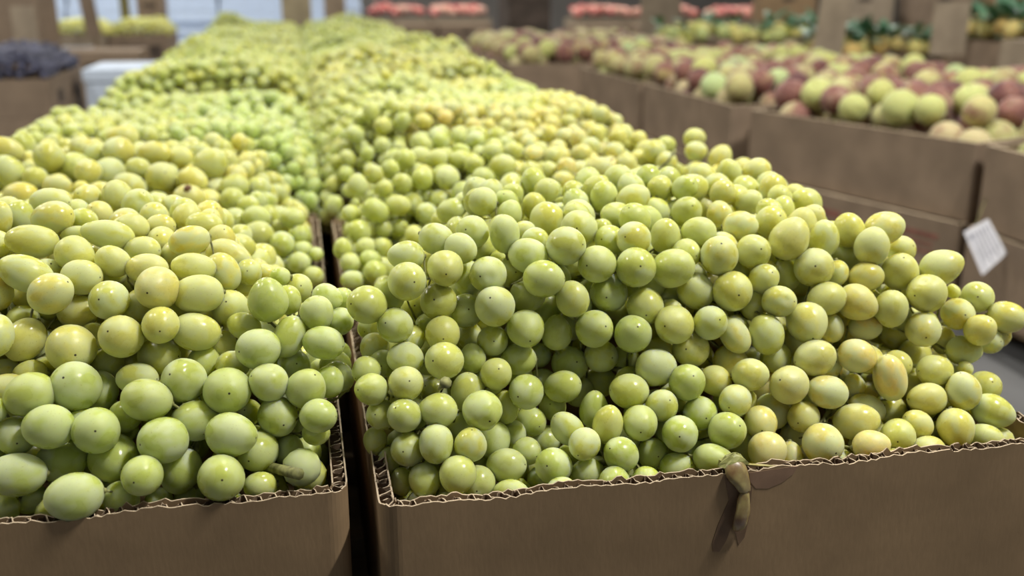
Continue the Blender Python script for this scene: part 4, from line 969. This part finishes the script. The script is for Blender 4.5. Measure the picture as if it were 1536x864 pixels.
# stack of white foam boxes at the end of the hall
for c_ in range(5):
    for lv in range(6):
        foam_box(-2.42 + c_ * .60, 9.0 + .04 * ((c_ * 3 + lv * 2) % 3), lv * .122, .585, .42, .121, f'white foam box, {["bottom", "second", "third", "fourth", "fifth", "top"][lv]} of the {ORD[c_].replace("front", "first")} column in the far foam stack', 'far stack of foam boxes')
for c_ in range(5):
    foam_box(-2.5 + c_ * .60, 8.45, 0, .585, .42, .22 + .06 * (c_ % 2), f'white foam box on the floor before the far foam stack, {OR2[c_]} from the left', 'foam boxes on the floor')

# pinkish peaches at the far end of both grape rows
ORX = OR2 + ['twenty-' + w for w in OR2[:9]] + ['thirtieth'] + ['thirty-' + w for w in OR2[:9]] + ['fortieth'] + ['forty-' + w for w in OR2[:9]] + ['fiftieth'] + ['fifty-' + w for w in OR2[:9]]
def ordinal(k): return ORX[min(k, len(ORX) - 1)]
def fruit_heap(x, y, w, d, zt, hh, r0, cols, label, cat, name, group, seed, m, tries=5, leaf=0, lev=None, layers=(0.0,), kraft_=None, bl='box'):
    rr = random.Random(seed)
    bh = .16
    nlev = lev or int(zt / bh + .5)
    for lv in range(nlev):
        z1 = zt - lv * (zt / nlev)
        r_ = thing('fruit_box', (x, y, z1 - zt / nlev), f'{["top", "second", "third", "bottom", "lowest"][min(lv, 4)]} cardboard box under the {bl}', 'box', 'boxes under the ' + bl)
        box_parts(r_, w, d, zt / nlev - .002, False, .008, kraft_ or M_KRAFT2, .008)
    S = heap_surface(x, y, w, d, hh, rr, 4, .1, 0.0, .02)
    pk = Pack(max(.03, r0 * 2.6))
    f = fill(pk, x + r0, x + w - r0, y + r0, y + d - r0, lambda a, b: (S(a, b) or RIM) - RIM + zt, r0, rr, layers, tries)
    f.sort(key=lambda t: side(t[0]))
    for ki, (p_, r__, l) in enumerate(f):
        o = put(name, m, None, p_, axis_rot(rand_axis(rr), rr), (r__, r__, r__))
        tag(o, f'{ordinal(ki)} {label}', cat, group)
        c = rr.choice(cols); o.color = (*jit(c[:3], rr, .07)[:3], c[3] if len(c) > 3 else rr.random())
        if leaf and rr.random() < leaf:
            LF.append((p_ + Vector((0, 0, r__ * .7)), rr))
LF = []
PM = peach_mesh(9)
PC = [(.66, .50, .30, .55), (.60, .45, .28, .75), (.62, .55, .28, .45), (.55, .35, .22, .9)]
fruit_heap(-.46, 5.06, .46, .42, RIM, .055, .034, PC, 'blurred pinkish peach from the left, at the far end of the left grape row', 'peach', 'peach', 'peaches behind the left row', 501, PM, lev=2, bl='peaches behind the left grape row')
fruit_heap(.04, 5.56, .46, .42, RIM, .045, .034, PC, 'blurred pinkish peach from the left, at the far end of the right grape row', 'peach', 'peach', 'peaches behind the right row', 502, PM, lev=2, bl='peaches behind the right grape row')
# red nectarines far behind
RC = [(.72, .16, .17), (.78, .30, .26), (.62, .07, .10), (.80, .45, .36)]
NM = peach_mesh(12); NM.materials[0] = M_NECT
RX = [(.66, 9.6, 'first'), (1.24, 9.55, 'second'), (2.50, 9.1, 'third'), (3.06, 8.9, 'fourth'), (3.62, 8.5, 'fifth')]
for k, (x, y, o_) in enumerate(RX):
    fruit_heap(x, y, .56, .42, RIM, .08, .036, RC, f'bright red nectarine from the left in the {o_} far nectarine box', 'nectarine', 'nectarine', f'nectarines in the {o_} far box', 520 + k, NM, lev=2, bl=f'{o_} nectarine heap', kraft_=M_KRAFT3)
for lv in range(5):
    carton(1.40, 6.80, lv * .16, .29, .36, .158, f'dark brown carton, {["bottom", "second", "third", "fourth", "top"][lv]} of the dark column before the nectarines', 'dark carton column', M_DARK)
for k, (x, y) in enumerate(((.72, 8.75), (1.20, 8.72), (2.25, 8.2), (2.75, 8.1))):
    for lv in range(2):
        carton(x, y, lv * .21, .46, .34, .208, f'{["lower", "upper"][lv]} brown carton before the far nectarines, {OR2[k]} from the left', 'cartons before the nectarines')
# signs above the peaches
sign(.008, 4.94, .30, .90, .135, 'brown cardboard sign between the two grape rows at their far end')
sign(.225, 6.02, .30, .90, .12, 'second brown cardboard sign behind the right grape row')
sign(2.08, 5.72, .42, .92, .245, 'wide cardboard sign behind the middle of the peaches')
sign(1.995, 3.62, .46, .85, .122, 'grey cardboard sign leaning right behind the peaches', 0, 0, None, 0.10)
sign(2.225, 3.2, .50, .68, .135, 'squarish pale cardboard sign between the leafy fruit')

# yellow fruit with leaves
YC = [(.60, .62, .16, .1), (.66, .60, .20, .2), (.58, .64, .24, .05)]
OC = [(.72, .52, .18, .25), (.70, .58, .22, .2), (.62, .56, .2, .15)]
GB = [(1.72, 4.45, YC, 'first', .12), (2.15, 4.35, YC, 'second', .5), (2.07, 3.66, OC, 'third', .85), (2.50, 3.55, OC, 'fourth', .8), (2.34, 2.98, OC, 'fifth', .9)]
for k, (x, y, cc, o_, lf) in enumerate(GB):
    fruit_heap(x, y, .42, .42, RIM + (.02, .02, .0, .0, .10)[k], .06, .033, cc, f'yellow fruit from the left among leaves in the {o_} leafy box', 'fruit', 'yellow_fruit', f'fruit in the {o_} leafy box', 540 + k, PM, leaf=lf, lev=2, bl=f'{o_} leafy fruit heap')
lfv = [(0, 0, 0), (.018, .03, .006), (.020, .06, .004), (0, .10, -.008), (-.020, .06, .004), (-.018, .03, .006), (0, .05, -.004)]
lv_ = [Vector(v) for v in lfv]
lf_me = me_from('leaf', lv_ + [v + Vector((0, 0, -.0008)) for v in lv_], [(0, 1, 6), (1, 2, 6), (2, 3, 6), (3, 4, 6), (4, 5, 6), (5, 0, 6), (8, 7, 13), (9, 8, 13), (10, 9, 13), (11, 10, 13), (12, 11, 13), (7, 12, 13)], M_LEAF, True)
LF.sort(key=lambda t: side(t[0]))
for ki, (p_, rr) in enumerate(LF):
    t = thing('leaf_sprig', p_, f'{ordinal(ki % 50)} sprig of green leaves from the left on the {"nearer" if ki >= 50 else "farther"} yellow fruit', 'leaves', 'leaf sprigs on the yellow fruit')
    for _ in range(5):
        q = Quaternion((0, 0, 1), rr.uniform(0, 6.28)) @ Quaternion((1, 0, 0), rr.uniform(-.2, .9))
        s_ = rr.uniform(.7, 1.15); put('leaf', lf_me, t, (rr.uniform(-.015, .015), rr.uniform(-.015, .015), rr.uniform(0, .02)), q, (s_, s_, s_))
    mb = MB(); mb.tube([(0, 0, -.01), (0, .01, .02)], .002, 4); mb.build('stem', M_STEM, t)
# open box at the right edge
carton(2.19, 2.62, .30, .30, .26, .27, 'pale brown carton at the right edge below the leaves', 'cartons at the right edge', M_KRAFT3)
carton(2.19, 2.62, .0, .30, .26, .298, 'lower pale brown carton at the right edge', 'cartons at the right edge', M_KRAFT3)
# wall of cartons along the right side of the hall
for c_ in range(9):
    for lv in range(3):
        x = 3.3 + c_ * .43; y = 7.0 - c_ * .30
        mm = [M_KRAFT2, M_KRAFT3, M_KRAFT][(c_ * 2 + lv) % 3]
        carton(x, y, lv * .24, .40, .40, .238, f'{["bottom", "middle", "top"][lv]} carton in column {OR2[c_]} from the left of the far right carton wall', 'far right carton wall', mm, -.3)
platform(.0, .5, 5.0, 6.0, .02, 'trim_2') if False else None
